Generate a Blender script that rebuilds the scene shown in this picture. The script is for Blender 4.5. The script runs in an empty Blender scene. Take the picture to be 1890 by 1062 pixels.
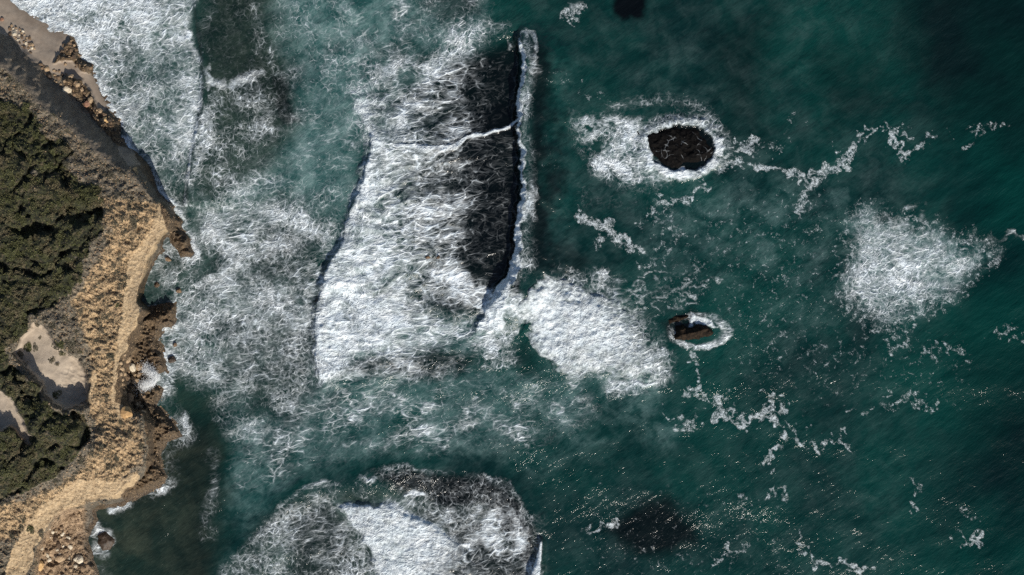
import bpy, math, random
import numpy as np

# ------------------------------------------------------------------ camera, sky, sun, exposure
sc = bpy.context.scene
HCAM = 240.0            # metres above the sea
S = 0.1                 # metres per photograph pixel at sea level
CX, CY = 945.0, 531.0
cam = bpy.data.cameras.new('camera'); camo = bpy.data.objects.new('camera', cam)
sc.collection.objects.link(camo)
camo.location = (0, 0, HCAM); camo.rotation_euler = (0, 0, 0)
cam.sensor_width = 36.0; cam.lens = 18.0 * HCAM / 94.5
cam.clip_start = 1.0; cam.clip_end = 20000.0
sc.camera = camo

SUN_EL = math.radians(36.0)
SUN_AZ = math.radians(27.0)        # turned from straight down the picture towards its right
sdir = (math.sin(SUN_AZ) * math.cos(SUN_EL), -math.cos(SUN_AZ) * math.cos(SUN_EL), math.sin(SUN_EL))
w = bpy.data.worlds.new('World'); sc.world = w; w.use_nodes = True
wn = w.node_tree; wn.nodes.clear()
sky = wn.nodes.new('ShaderNodeTexSky'); sky.sky_type = 'NISHITA'; sky.sun_disc = False
sky.sun_elevation = SUN_EL
sky.sun_rotation = math.atan2(sdir[0], sdir[1])
bg = wn.nodes.new('ShaderNodeBackground'); bg.inputs[1].default_value = 0.075
wo = wn.nodes.new('ShaderNodeOutputWorld')
wn.links.new(sky.outputs[0], bg.inputs[0]); wn.links.new(bg.outputs[0], wo.inputs[0])
sun = bpy.data.lights.new('sun', 'SUN'); sun.energy = 4.2; sun.angle = math.radians(0.5); sun.color = (1.0, 0.93, 0.83)
suno = bpy.data.objects.new('sun', sun); sc.collection.objects.link(suno)
from mathutils import Vector
suno.rotation_euler = Vector(sdir).to_track_quat('Z', 'Y').to_euler()
sc.view_settings.view_transform = 'Standard'; sc.view_settings.look = 'None'
sc.view_settings.exposure = 0.3; sc.view_settings.gamma = 1.0
sc.render.engine = 'CYCLES'
sc.cycles.use_denoising = False; sc.cycles.sample_clamp_direct = 6.0; sc.cycles.sample_clamp_indirect = 3.0; sc.cycles.max_bounces = 4; sc.cycles.diffuse_bounces = 2; sc.cycles.glossy_bounces = 2

# ------------------------------------------------------------------ numeric helpers
def sm(a, b, x):
    t = np.clip((x - a) / (b - a), 0, 1); return t * t * (3 - 2 * t)

def vnoise(x, y, seed):
    r = np.random.RandomState(seed).rand(256, 256).astype(np.float32)
    xi = np.floor(x); yi = np.floor(y); fx = (x - xi).astype(np.float32); fy = (y - yi).astype(np.float32)
    xi = xi.astype(np.int32) & 255; yi = yi.astype(np.int32) & 255
    x1 = (xi + 1) & 255; y1 = (yi + 1) & 255
    fx = fx * fx * fx * (fx * (fx * 6 - 15) + 10); fy = fy * fy * fy * (fy * (fy * 6 - 15) + 10)
    a = r[yi, xi]; b = r[yi, x1]; c = r[y1, xi]; d = r[y1, x1]
    return (a + (b - a) * fx) * (1 - fy) + (c + (d - c) * fx) * fy

def fbm(x, y, size, octv=4, seed=1, gain=0.5):
    s = 0.0; amp = 1.0; tot = 0.0; f = 1.0 / size
    for k in range(octv):
        ca, sa = math.cos(0.6 * k + seed), math.sin(0.6 * k + seed)
        s = s + amp * vnoise((x * ca - y * sa) * f + 17.3 * k, (x * sa + y * ca) * f + 5.1 * k, seed * 31 + k)
        tot += amp; amp *= gain; f *= 2.03
    return s / tot          # 0..1, mean .5

def ridged(x, y, size, octv=4, seed=1, gain=0.5):
    s = 0.0; amp = 1.0; tot = 0.0; f = 1.0 / size
    for k in range(octv):
        ca, sa = math.cos(0.6 * k + seed), math.sin(0.6 * k + seed)
        n = vnoise((x * ca - y * sa) * f + 17.3 * k, (x * sa + y * ca) * f + 5.1 * k, seed * 37 + k)
        s = s + amp * (1 - np.abs(2 * n - 1)) ** 1.5; tot += amp; amp *= gain; f *= 2.03
    return s / tot

class Grid:
    """A grid of points in photograph pixels at sea level, with masks drawn on it."""
    def __init__(g, xs, ys, seed, a1=16, a2=6):
        g.xs, g.ys = xs, ys
        g.X, g.Y = np.meshgrid(xs.astype(np.float32), ys.astype(np.float32))
        X, Y = g.X, g.Y
        g.n1 = fbm(X, Y, 70, 2, seed) - .5; g.n2 = fbm(X, Y, 70, 2, seed + 1) - .5
        g.n3 = fbm(X, Y, 17, 3, seed + 2) - .5; g.n4 = fbm(X, Y, 17, 3, seed + 3) - .5
        g.WX = X + a1 * 2 * g.n1 + a2 * 2.4 * g.n3; g.WY = Y + a1 * 2 * g.n2 + a2 * 2.4 * g.n4
        g.SX = X + 7 * g.n3; g.SY = Y + 7 * g.n4
    def win(g, pts, m):
        x0 = min(p[0] for p in pts) - m; x1 = max(p[0] for p in pts) + m
        y0 = min(p[1] for p in pts) - m; y1 = max(p[1] for p in pts) + m
        a, b = np.searchsorted(g.xs, [x0, x1]); c, d = np.searchsorted(g.ys, [y0, y1])
        return slice(c, d), slice(a, b)
    def coords(g, s, warp):
        if warp == 'w': return g.WX[s], g.WY[s]
        if warp == 's': return g.SX[s], g.SY[s]
        if warp == 'c': return g.WX[s] + 34 * g.n3[s], g.WY[s] + 34 * g.n4[s]
        return g.X[s], g.Y[s]
    def poly(g, pts, m=60, warp='w'):
        """signed distance in px, positive inside, -m outside the window"""
        out = np.full(g.X.shape, -float(m), np.float32)
        s = g.win(pts, m + 20); x, y = g.coords(s, warp)
        d2 = np.full(x.shape, 1e12, np.float32); ins = np.zeros(x.shape, bool)
        n = len(pts)
        for i in range(n):
            ax, ay = pts[i]; bx, by = pts[(i + 1) % n]
            ex, ey = bx - ax, by - ay; l2 = ex * ex + ey * ey + 1e-9
            t = np.clip(((x - ax) * ex + (y - ay) * ey) / l2, 0, 1)
            d2 = np.minimum(d2, (x - ax - t * ex) ** 2 + (y - ay - t * ey) ** 2)
            if ay != by:
                c = ((y >= min(ay, by)) & (y < max(ay, by))) & (x < ax + (y - ay) * ex / ey)
                ins ^= c
        d = np.sqrt(d2); out[s] = np.where(ins, d, -np.minimum(d, m)); return out
    def line(g, pts, m=60, warp='s'):
        """pts (x, y, w): w(t) minus distance to the polyline"""
        out = np.full(g.X.shape, -float(m), np.float32)
        s = g.win(pts, m + 20); x, y = g.coords(s, warp)
        best = np.full(x.shape, -1e6, np.float32)
        for (ax, ay, aw), (bx, by, bw) in zip(pts[:-1], pts[1:]):
            ex, ey = bx - ax, by - ay; l2 = ex * ex + ey * ey + 1e-9
            t = np.clip(((x - ax) * ex + (y - ay) * ey) / l2, 0, 1)
            best = np.maximum(best, aw + (bw - aw) * t - np.sqrt((x - ax - t * ex) ** 2 + (y - ay - t * ey) ** 2))
        out[s] = np.maximum(best, -m); return out

def axis(lo, hi, step, far, grow=1.25):
    a = list(np.arange(lo, hi + .01, step)); st = step
    while a[-1] < far: st *= grow; a.append(a[-1] + st)
    st = step; b = []; x = a[0]
    while x > -far: st *= grow; x -= st; b.append(x)
    return np.array(b[::-1] + a, np.float64)

def catmull(pts, n=6):
    p = [np.array(q, float) for q in pts]; p = [2 * p[0] - p[1]] + p + [2 * p[-1] - p[-2]]; out = []
    for i in range(1, len(p) - 2):
        for k in range(n):
            t = k / n
            out.append(tuple(.5 * ((2 * p[i]) + (-p[i-1] + p[i+1]) * t + (2*p[i-1] - 5*p[i] + 4*p[i+1] - p[i+2]) * t*t + (-p[i-1] + 3*p[i] - 3*p[i+1] + p[i+2]) * t**3)))
    out.append(tuple(p[-2])); return out

def mesh_from_grid(name, P, keep=None, attrs=None, uniform=True):
    """P (rows, cols, 3) -> mesh of quads; keep: bool per face"""
    R, C = P.shape[:2]
    idx = np.arange(R * C, dtype=np.int32).reshape(R, C)
    f = np.stack([idx[:-1, :-1], idx[1:, :-1], idx[1:, 1:], idx[:-1, 1:]], -1)   # rows go down the picture
    f = f.reshape(-1, 4) if keep is None else f[keep]
    used = np.unique(f); remap = np.full(R * C, -1, np.int32); remap[used] = np.arange(len(used)); f = remap[f]
    V = P.reshape(-1, 3)[used]
    me = bpy.data.meshes.new(name)
    me.vertices.add(len(V)); me.vertices.foreach_set('co', V.astype(np.float32).ravel())
    me.loops.add(f.size); me.loops.foreach_set('vertex_index', f.ravel().astype(np.int32))
    me.polygons.add(len(f)); me.polygons.foreach_set('loop_start', np.arange(0, f.size, 4, dtype=np.int32))
    me.polygons.foreach_set('loop_total', np.full(len(f), 4, np.int32))
    me.polygons.foreach_set('use_smooth', np.ones(len(f), bool))
    me.update(calc_edges=True)
    for k, a in (attrs or {}).items():
        at = me.attributes.new(k, 'FLOAT', 'POINT'); at.data.foreach_set('value', a.reshape(-1)[used].astype(np.float32))
    return me

def link(name, me, mat=None, parent=None, **props):
    o = bpy.data.objects.new(name, me); sc.collection.objects.link(o)
    if mat is not None and me is not None and len(me.materials) == 0: me.materials.append(mat)
    if parent is not None: o.parent = parent
    for k, v in props.items(): o[k] = v
    return o

# ------------------------------------------------------------------ node helper
class N:
    def __init__(s, name):
        s.m = bpy.data.materials.new(name); s.m.use_nodes = True; s.t = s.m.node_tree; s.t.nodes.clear()
    def new(s, t, **k):
        n = s.t.nodes.new(t)
        for a, b in k.items(): setattr(n, a, b)
        return n
    def put(s, inp, v):
        if isinstance(v, bpy.types.NodeSocket): s.t.links.new(v, inp)
        else:
            if isinstance(v, (tuple, list)) and len(v) == 3 and inp.type == 'RGBA': v = (*v, 1)
            inp.default_value = v
    def math(s, op, a, b=0.0, c=None, clamp=False):
        n = s.new('ShaderNodeMath', operation=op, use_clamp=clamp); s.put(n.inputs[0], a); s.put(n.inputs[1], b)
        if c is not None: s.put(n.inputs[2], c)
        return n.outputs[0]
    def add(s, a, b): return s.math('ADD', a, b)
    def sub(s, a, b): return s.math('SUBTRACT', a, b)
    def mul(s, a, b): return s.math('MULTIPLY', a, b)
    def mx(s, a, b): return s.math('MAXIMUM', a, b)
    def rng(s, v, a, b, c=0.0, d=1.0, smooth=True):
        n = s.new('ShaderNodeMapRange', interpolation_type='SMOOTHSTEP' if smooth else 'LINEAR')
        for i, q in enumerate((v, a, b, c, d)): s.put(n.inputs[i], q)
        return n.outputs[0]
    def mix(s, f, a, b):
        n = s.new('ShaderNodeMix', data_type='RGBA'); s.put(n.inputs[0], f); s.put(n.inputs[6], a); s.put(n.inputs[7], b); return n.outputs[2]
    def mixf(s, f, a, b):
        n = s.new('ShaderNodeMix', data_type='FLOAT'); s.put(n.inputs[0], f); s.put(n.inputs[2], a); s.put(n.inputs[3], b); return n.outputs[0]
    def attr(s, k): return s.new('ShaderNodeAttribute', attribute_name=k).outputs['Fac']
    def vec(s, op, a, b=None, scale=None):
        n = s.new('ShaderNodeVectorMath', operation=op); s.put(n.inputs[0], a)
        if b is not None: s.put(n.inputs[1], b)
        if scale is not None: s.put(n.inputs['Scale'], scale)
        return n.outputs[0]
    def noise(s, v, scale, detail=3, rough=.5, dist=0.0, col=False, kind='FBM'):
        n = s.new('ShaderNodeTexNoise', noise_dimensions='3D'); s.put(n.inputs['Vector'], v)
        n.noise_type = kind
        s.put(n.inputs['Scale'], scale); s.put(n.inputs['Detail'], detail); s.put(n.inputs['Roughness'], rough); s.put(n.inputs['Distortion'], dist)
        return n.outputs['Color' if col else 'Fac']
    def vor(s, v, scale, feature='DISTANCE_TO_EDGE', out='Distance', dim='2D', rand=1.0):
        n = s.new('ShaderNodeTexVoronoi', voronoi_dimensions=dim, feature=feature); s.put(n.inputs['Vector'], v); s.put(n.inputs['Scale'], scale)
        s.put(n.inputs['Randomness'], rand); return n.outputs[out]
    def mapv(s, v, scale=(1, 1, 1), rot=(0, 0, 0)):
        n = s.new('ShaderNodeMapping', vector_type='POINT'); s.put(n.inputs[0], v); n.inputs['Rotation'].default_value = rot; n.inputs['Scale'].default_value = scale; return n.outputs[0]
    def streak(s, v, deg, sx, sy):
        '''coordinates in which noise comes out drawn along the direction deg (from +x towards +y)'''
        return s.mapv(s.mapv(v, (1, 1, 1), (0, 0, math.radians(-deg))), (sx, sy, 1))
    def warp(s, v, scale, amt, detail=2):
        c = s.noise(v, scale, detail, .5, 0, True)
        return s.vec('ADD', v, s.vec('SCALE', s.vec('SUBTRACT', c, (.5, .5, .5)), scale=amt))
    def bump(s, h, dist, strength=1.0, normal=None):
        n = s.new('ShaderNodeBump'); s.put(n.inputs['Height'], h); s.put(n.inputs['Distance'], dist); s.put(n.inputs['Strength'], strength)
        if normal is not None: s.put(n.inputs['Normal'], normal)
        return n.outputs[0]
    def out(s, **k):
        b = s.new('ShaderNodeBsdfPrincipled')
        for a, v in k.items(): s.put(b.inputs[a.replace('_', ' ')], v)
        o = s.new('ShaderNodeOutputMaterial'); s.t.links.new(b.outputs[0], o.inputs[0]); return s.m

# ------------------------------------------------------------------ sea material
def sea_material():
    n = N('sea_water')
    P = n.new('ShaderNodeNewGeometry').outputs['Position']
    P = n.vec('MULTIPLY', P, (1, 1, 0))
    d, m, k, w_, s_, an, br = (n.attr(a) for a in ('lace', 'milk', 'reef', 'white', 'drift', 'aniso', 'brown'))
    def lace(V, s, q, rid):
        V1 = n.warp(V, .16 * s, 3.0 * q / s, 2); V2 = n.warp(V1, .75 * s, .9 * q / s, 1); V2 = n.warp(V2, 1.9 * s, .18 * q / s, 1)
        pt = n.noise(V1, .22 * s, 5, .62); md = n.noise(V2, 1.0 * s, 3, .6); fi = n.noise(V2, 3.0 * s, 3, .65)
        dd = n.add(n.add(d, n.mul(n.mul(n.sub(pt, .5), 1.3), n.rng(d, .0, .35))), n.mul(n.sub(md, .5), .5))
        w1 = n.rng(dd, 0, 1.0, .09, .5, False)
        def thread(sc_, w, p):
            r = n.math('SUBTRACT', 1.0, n.math('DIVIDE', n.vor(V2, sc_), w), clamp=True); return n.math('POWER', r, p)
        th = n.mul(thread(.85 * s, w1, 1.6), n.rng(md, .38, .58, .35, 1.0))
        rn = n.noise(V2, .9 * s, 2, .5)
        ri = n.math('SUBTRACT', 1.0, n.mul(n.math('ABSOLUTE', n.sub(rn, .5)), n.math('DIVIDE', 3.0, n.add(w1, .12))), clamp=True)
        th = n.mx(th, n.mul(ri, rid))
        th = n.mx(th, n.mul(n.mul(thread(2.0 * s, n.mul(w1, .8), 1.4), .6), n.rng(fi, .38, .6, .05, 1)))
        lo = n.mul(th, n.rng(dd, 0.0, .6, 0, 1, False))
        film = n.mul(n.rng(dd, .46, 1.32, 0, .95), n.rng(fi, .25, .7, .45, 1.15))
        return n.math('ADD', n.mul(lo, .82), n.mul(film, .7), clamp=True), th, fi
    A1, T1, f1 = lace(P, 1.12, 1.0, .55)
    A2, T2, f2 = lace(n.streak(P, 9, .6, 1.2), .86, 1.2, .5)
    an = n.math('ADD', an, n.rng(n.noise(P, .07, 3, .6), .45, .62, 0, .75), clamp=True)
    lf = n.mixf(an, A1, A2); F = n.mixf(an, T1, T2); fi = n.mixf(an, f1, f2)
    lf = n.mul(n.mixf(.6, n.rng(lf, .02, 1.0, 0, 1, False), n.rng(lf, .10, .88)), n.rng(d, .0, .12))
    lf = n.mul(lf, n.rng(d, .35, .95, .96, 1.0))
    # drifting specks
    Vd = n.warp(n.warp(P, .3, 2.0, 2), 1.1, .8, 3)
    fil = n.noise(Vd, .9, 5, .66)
    fine = n.noise(Vd, 4.5, 2, .6)
    rd = n.math('SUBTRACT', 1.0, n.mul(n.math('ABSOLUTE', n.sub(n.noise(Vd, .5, 3, .55), .5)), 7.0), clamp=True)
    sv = n.add(n.add(n.mul(s_, .60), n.mul(n.sub(fil, .5), 1.3)), n.add(n.mul(n.sub(fine, .5), .8), n.mul(rd, .26)))
    dr = n.mul(n.rng(sv, .44, .98), n.rng(fine, .3, .65, .45, 1.15))
    dr = n.mul(dr, n.rng(s_, .03, .2))
    foam = n.mx(lf, n.mul(dr, .62))
    wn_ = n.noise(n.warp(P, .6, 1.0, 2), 1.6, 5, .6)
    ws = n.rng(n.add(w_, n.mul(n.sub(wn_, .5), .8)), .30, .95)
    ws = n.mul(ws, n.math('ADD', n.mul(n.rng(fi, .3, .62), .40), n.add(n.mul(F, .28), .46), clamp=True))
    ws = n.mul(ws, n.rng(n.noise(n.warp(P, .4, 2.5, 3), .45, 5, .68), .30, .52, .62, 1.0))
    foam = n.math('MAXIMUM', foam, ws)
    # the body of the water
    big = n.noise(n.warp(P, .02, 20, 2), .035, 4, .6)
    mid = n.noise(n.warp(n.warp(P, .12, 7, 3), .5, 1.6, 3), .22, 6, .66)
    deep = n.mix(n.rng(big, .3, .7), (.0, .0095, .0098), (.0003, .0325, .0265))
    milkc = n.mix(n.rng(mid, .35, .7), (.020, .078, .076), (.105, .180, .176))
    mm = n.math('ADD', m, n.mul(n.mul(n.sub(mid, .5), 1.25), n.rng(m, .02, .35)), clamp=True)
    body = n.mix(mm, deep, milkc)
    body = n.mix(n.mul(br, .92), body, n.mix(n.rng(mid, .35, .7), (.012, .017, .012), (.040, .047, .032)))
    body = n.mix(k, body, (.0012, .0016, .0020))  # near-black for dark beds and for the painted wave shade
    fc = n.mix(n.rng(n.noise(P, .5, 3, .5), .3, .7), (.74, .83, .89), (.85, .91, .94))
    col = n.mix(n.mul(foam, .97), body, fc)
    # relief
    wv = n.noise(n.streak(P, 36, .55, 1.5), .55, 5, .55)
    wv2 = n.noise(n.streak(P, 42, .6, 1.7), 2.6, 2, .6)
    chop = n.noise(P, .03, 2, .5)
    swl = n.noise(n.streak(P, 30, .45, 1.3), .16, 4, .5)
    hgt = n.add(n.add(n.mul(swl, .6), n.mul(wv, .24)), n.mul(wv2, n.rng(chop, .35, .65, .055, .115)))
    b1 = n.bump(hgt, 1.0, .8)
    fh = n.add(n.mul(n.add(n.mul(F, .16), n.mul(fi, .34)), n.rng(d, 0, .5)), n.mul(n.mul(wn_, w_), .25))
    b2 = n.bump(n.add(n.mul(foam, .08), fh), 1.0, n.rng(foam, .02, .5), b1)
    rough = n.mixf(n.rng(foam, 0, .3), .10, .8)
    return n.out(Base_Color=col, Roughness=rough, IOR=1.33, Normal=b2)
SEA = sea_material()

# ------------------------------------------------------------------ the coast in photograph pixels
COAST = [(-60,-60),(-5,-25),(20,0),(51,27),(75,41),(91,60),(112,61),(124,63),(136,78),(149,105),(168,115),(175,146),(185,166),(203,200),(222,220),(224,251),(237,271),(254,305),(285,342),(290,353),(318,382),(339,408),(334,418),(349,438),(361,467),(352,474),(332,475),
         (328,462),(318,452),(313,440),(303,437),(296,447),(302,462),(286,482),(272,508),(258,530),(254,548),(258,565),(300,562),(325,560),(327,577),(322,601),(298,611),(291,628),(302,652),(307,686),(285,690),(276,702),(288,708),(299,719),(288,748),(306,764),(324,784),(335,802),(306,813),(295,842),(309,881),(299,896),(262,914),(230,928),(187,936),(172,942),(176,960),(158,990),(168,1025),(180,1062),(190,1110),(150,1250),(60,1500)]
TOPS = [(-400,-90),(-120,40),(-40,90),(0,122),(34,152),(61,185),(102,219),(152,260),(203,306),(237,318),(262,345),(282,372),(306,388),(313,402),(309,420),(290,437),(284,452),(270,475),(262,506),(252,538),(250,560),(262,572),(250,590),(240,620),(231,650),(222,672),(218,700),(222,745),(246,770),(262,768),(272,800),(270,850),(245,885),(222,908),(190,928),(155,925),(118,940),(90,968),(72,990),(64,1020),(57,1062),(45,1120),(20,1250),(-50,1500)]
FAR = 60000
coast_poly = COAST + [(60, FAR), (-FAR, FAR), (-FAR, -FAR)]
top_poly = TOPS + [(-50, FAR), (-FAR, FAR), (-FAR, -FAR)]

# ------------------------------------------------------------------ the sea: masks
xs = axis(-130, 2020, 2.0, 60000); ys = axis(-130, 1192, 2.0, 60000)
G = Grid(xs, ys, 11)
X, Y = G.X, G.Y
lace = np.zeros_like(X); milk = np.zeros_like(X); reef = np.zeros_like(X); white = np.zeros_like(X)  # reef: dark beds and deep water, plus wave shade painted near black; lace, milk: foam and churned water, plus painted ripple highlights
drift = np.zeros_like(X); aniso = np.zeros_like(X); brown = np.zeros_like(X)
dcoast = -G.poly([p for p in coast_poly], m=200, warp='s')      # px seaward
def over(A, mask, v):          # blend towards v
    A += mask * (v - A)
def top(A, mask, v): np.maximum(A, mask * v, out=A)
def P_(pts, soft=14, warp='w'): return sm(-soft, soft, G.poly(pts, m=soft + 30, warp=warp))
def L_(pts, soft=8, warp='s'): return sm(-soft, soft * .3, G.line(pts, m=soft + 20, warp=warp))
def fx(pts): # x as a function of y
    q = sorted([(b, a) for a, b in pts]); return np.interp(Y, [a for a, _ in q], [b for _, b in q]).astype(np.float32)

big = fbm(X, Y, 260, 3, 5)
over(milk, sm(-200, 60, 1650 - X) * 1.0, .10)
# the turquoise haze of churned water
over(milk, P_([(490,-140),(880,-140),(905,60),(870,110),(760,150),(700,180),(690,250),(660,350),(610,470),(500,450),(430,400),(440,320),(520,250),(545,190),(520,120),(480,60)], 40), .80)
over(milk, P_([(1000,60),(1500,40),(1420,260),(1700,260),(1720,560),(1450,640),(1250,560),(1020,500)], 90), .14)
over(milk, P_([(1180,330),(1560,340),(1560,560),(1380,560),(1200,480)], 60), .25)
over(milk, P_([(1380,330),(1560,360),(1560,440),(1400,440)], 40), .26)
over(milk, P_([(430,700),(620,690),(1000,680),(1230,700),(1260,800),(1000,860),(760,850),(560,880),(430,930),(400,840)], 45), .36)
over(milk, P_([(620,700),(900,690),(1180,700),(1120,770),(800,790),(640,760)], 30), .55)  # milk raised here to paint brighter ripple highlights into the churned water
over(milk, P_([(440,780),(560,790),(520,900),(430,1000),(420,900)], 30), .45)
over(milk, P_([(690,80),(880,80),(960,160),(950,400),(900,620),(640,690),(580,640),(600,480),(690,300)], 30), .42)
over(milk, P_([(330,400),(600,370),(620,440),(580,690),(440,730),(300,690),(320,560)], 30), .42)
over(milk, P_([(40,-140),(370,-140),(370,360),(290,340),(180,160)], 20), .60)
over(milk, P_([(340,390),(400,330),(520,330),(600,380),(560,410),(400,420)], 25), .6)
over(milk, P_([(375,200),(470,190),(520,250),(440,330),(380,380),(352,360)], 26), .22)
# dark teal patches
over(milk, P_([(362,-140),(480,-140),(485,60),(500,150),(545,200),(520,250),(440,200),(400,150),(385,100),(365,60)], 44), .13)
top(reef, P_([(370,-20),(480,-10),(470,100),(520,150),(540,215),(500,230),(440,180),(385,100)], 50) * .6, .7)
top(lace, P_([(365,-140),(490,-140),(545,200),(400,130)], 30), .12)
top(brown, P_([(365,-140),(490,-140),(545,200),(520,300),(400,380),(355,380)], 40), .60)
top(reef, P_([(500,140),(522,145),(548,215),(520,228),(500,190)], 10), .7)
over(milk, P_([(770,-60),(880,-40),(885,30),(830,60),(780,30)], 20), .25)
top(reef, P_([(800,-30),(880,-20),(870,45),(810,40)], 24), .5)
# bay at the lower left
over(milk, P_([(300,700),(420,710),(440,760),(410,860),(390,960),(400,1190),(120,1190),(150,930),(260,910)], 20), .03)
top(brown, P_([(150,925),(310,800),(400,760),(400,1190),(130,1190)], 40), .75)
top(brown, P_([(300,720),(420,710),(400,820),(330,800)], 30), .45)
top(brown, P_([(200,960),(280,950),(300,1020),(230,1050),(190,1010)], 22), .9)
top(reef, P_([(320,780),(410,740),(400,880),(390,1190),(330,1190),(340,950)], 40), .40)
# deep patches to the right
top(reef, P_([(1600,-140),(2010,-140),(2010,300),(1860,280),(1700,180),(1640,140)], 80), .45)
top(reef, P_([(1300,60),(1420,40),(1400,260),(1330,240)], 50), .45)
top(reef, P_([(1480,100),(1640,60),(1660,200),(1540,230)], 45), .35)
top(reef, P_([(1760,620),(2010,560),(2010,900),(1800,860)], 80), .25)
# submerged reefs
top(reef, P_([(1122,-20),(1190,-20),(1192,14),(1180,36),(1150,40),(1128,24)], 7), .97)
top(reef, P_([(1120,980),(1170,930),(1230,922),(1280,960),(1288,1000),(1230,1030),(1160,1020)], 24), .85)
top(reef, P_([(985,640),(1000,700),(960,690),(935,650)], 16), .4)
# darker band painted beside the right-hand breaker
top(reef, sm(-14, 14, X - 978) * sm(0, 46, 1034 - X - 80 * G.n1 - 30 * G.n3) * sm(30, 110, Y) * (1 - sm(470, 540, Y)), .82)
top(reef, P_([(975,470),(1010,440),(1100,490),(1060,512),(990,508)], 14), .55)

# --- surf zone under the cliffs, upper left
z = P_([(-60,-140),(358,-140),(362,60),(375,150),(372,240),(350,330),(345,385),(325,385),(280,345),(240,300),(215,235),(160,120),(120,60),(60,20)], 8)
q = .66 + .38 * sm(420, 60, X + .95 * Y) + .28 * (big - .5)
over(lace, z, q)
over(lace, P_([(255,305),(300,310),(345,300),(345,375),(318,380),(285,345)], 22), .30)
over(lace, P_([(220,180),(330,200),(330,270),(250,290)], 28), .50)
top(white, sm(26, 0, np.abs(dcoast)) * sm(420, 300, Y) * sm(-8, 0, dcoast) * (.45 + .9 * fbm(X, Y, 60, 2, 9)), .95)
top(white, P_([(20,-10),(120,-10),(150,60),(170,110),(140,100),(125,60),(90,58),(50,22)], 14), .9)
top(white, P_([(205,195),(235,190),(290,150),(320,140),(280,200),(240,240),(225,225)], 12), .62)
FRONT1 = [(362,-140),(362,20),(368,60),(375,110),(377,150),(373,200),(362,250),(350,320),(343,385)]
t1 = X - fx(FRONT1); y1 = sm(-20, 40, Y + 200) * (1 - sm(370, 395, Y))
top(lace, P_([(378,200),(396,165),(440,138),(486,136),(478,158),(430,190),(402,250),(372,330),(352,375),(346,360),(372,240)], 12), .72)
top(white, L_([(376,100,3),(384,125,6),(392,150,9),(430,152,6),(480,140,2)], 16, 'w'), .72)
top(white, L_([(366,225,2),(352,290,2),(347,340,3),(342,378,4)], 5), .85)
over(lace, P_([(400,150),(530,170),(560,250),(520,330),(420,400),(352,395),(385,290),(410,230)], 26), .36)
top(lace, P_([(380,290),(520,310),(600,380),(520,420),(360,400)], 24), .42)
# haze region: thin threads
top(lace, P_([(480,-140),(900,-140),(900,60),(850,100),(700,130),(640,150),(680,260),(650,380),(560,400),(440,320),(520,200)], 30), .27); top(drift, P_([(480,-140),(900,-140),(900,60),(850,100),(700,130),(640,150),(680,260),(650,380),(560,400),(440,320),(520,200)], 30), .20)
top(lace, P_([(400,110),(375,80),(372,-140),(420,-140),(400,40)], 16), .22)
top(lace, P_([(520,280),(640,270),(650,330),(590,400),(470,400),(440,340)], 30), .28)
for pts in ([(520,60,2),(500,110,3),(520,150,3),(545,190,3)], [(523,150,2),(532,170,3),(528,200,3),(545,215,3)], [(470,20,2),(490,60,3),(486,100,3)]):
    top(lace, L_(pts, 18, 'w'), .38)
# lower left lace field
top(brown, sm(640, 500, X) * sm(330, 380, Y) * sm(800, 700, Y) + sm(420, 340, X) * sm(400, 300, Y), .38)
z = P_([(340,395),(400,370),(520,380),(610,400),(622,440),(600,500),(582,560),(574,690),(560,745),(480,720),(400,710),(330,700),(305,690),(300,640),(322,600),(330,560),(350,500)], 30) * sm(355, 440, Y + 60 * G.n2 + 30 * G.n4)
over(lace, z, .72 + .35 * (fbm(X, Y, 130, 2, 21) - .5))
over(lace, P_([(480,440),(600,430),(590,500),(540,540),(470,500)], 26), .50)
over(lace, P_([(440,690),(570,640),(575,760),(500,780),(420,740)], 24), .40)
over(milk, P_([(480,430),(610,420),(580,520),(480,510)], 20), .10)
over(milk, P_([(440,690),(575,660),(560,760),(440,780)], 26), .12)
top(white, P_([(300,615),(330,600),(420,600),(470,620),(440,660),(360,660),(305,660)], 26), .50)
top(white, P_([(330,400),(400,400),(430,430),(370,470),(352,470),(348,430)], 16), .62)
top(white, L_([(318,480,6),(312,515,8),(320,545,6)], 10), .7)
over(lace, P_([(352,478),(392,480),(400,510),(360,516)], 14), .2)
top(milk, P_([(345,480),(392,480),(395,512),(356,512)], 10), .55)
aniso = np.maximum(aniso, P_([(380,400),(620,410),(575,690),(440,700),(400,500)], 40) * .25)

# --- the main field between the two breakers
FRONT2 = [(640,145),(648,180),(662,215),(680,245),(684,262),(683,285),(672,305),(668,325),(664,345),(652,375),(640,400),(636,430),(622,460),(602,495),(592,525),(584,560),(580,600),(580,640),(584,680),(592,705),(578,745)]
t2 = X - fx(FRONT2) + 5 * G.n3 + 9 * (fbm(X, Y, 14, 3, 45) - .5); y2 = sm(120, 290, Y) * (1 - sm(690, 750, Y))
field = [(640,140),(700,170),(760,150),(850,115),(880,130),(955,215),(962,300),(962,450),(935,525),(902,560),(885,620),(870,672),(760,690),(650,700),(590,720),(570,740),(570,600),(590,500),(635,400),(660,330),(676,262)]
z = P_(field, 12) * sm(-2, 4, t2)
q = np.interp(X + 50 * G.n1, [640,700,760,820,870,910,950], [.94,.84,.70,.56,.38,.17,.06]).astype(np.float32) + .20 * (fbm(X, Y, 110, 2, 23) - .5)
over(lace, z, q)
top(aniso, z * sm(640, 760, X), .85)
top(white, z * sm(130, 0, t2 - 8) * sm(330, 520, Y), .80)
top(white, z * sm(42, 0, t2), .85)
ahead = sm(-26, -2, t2) * sm(4, -2, t2) * y2
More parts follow.
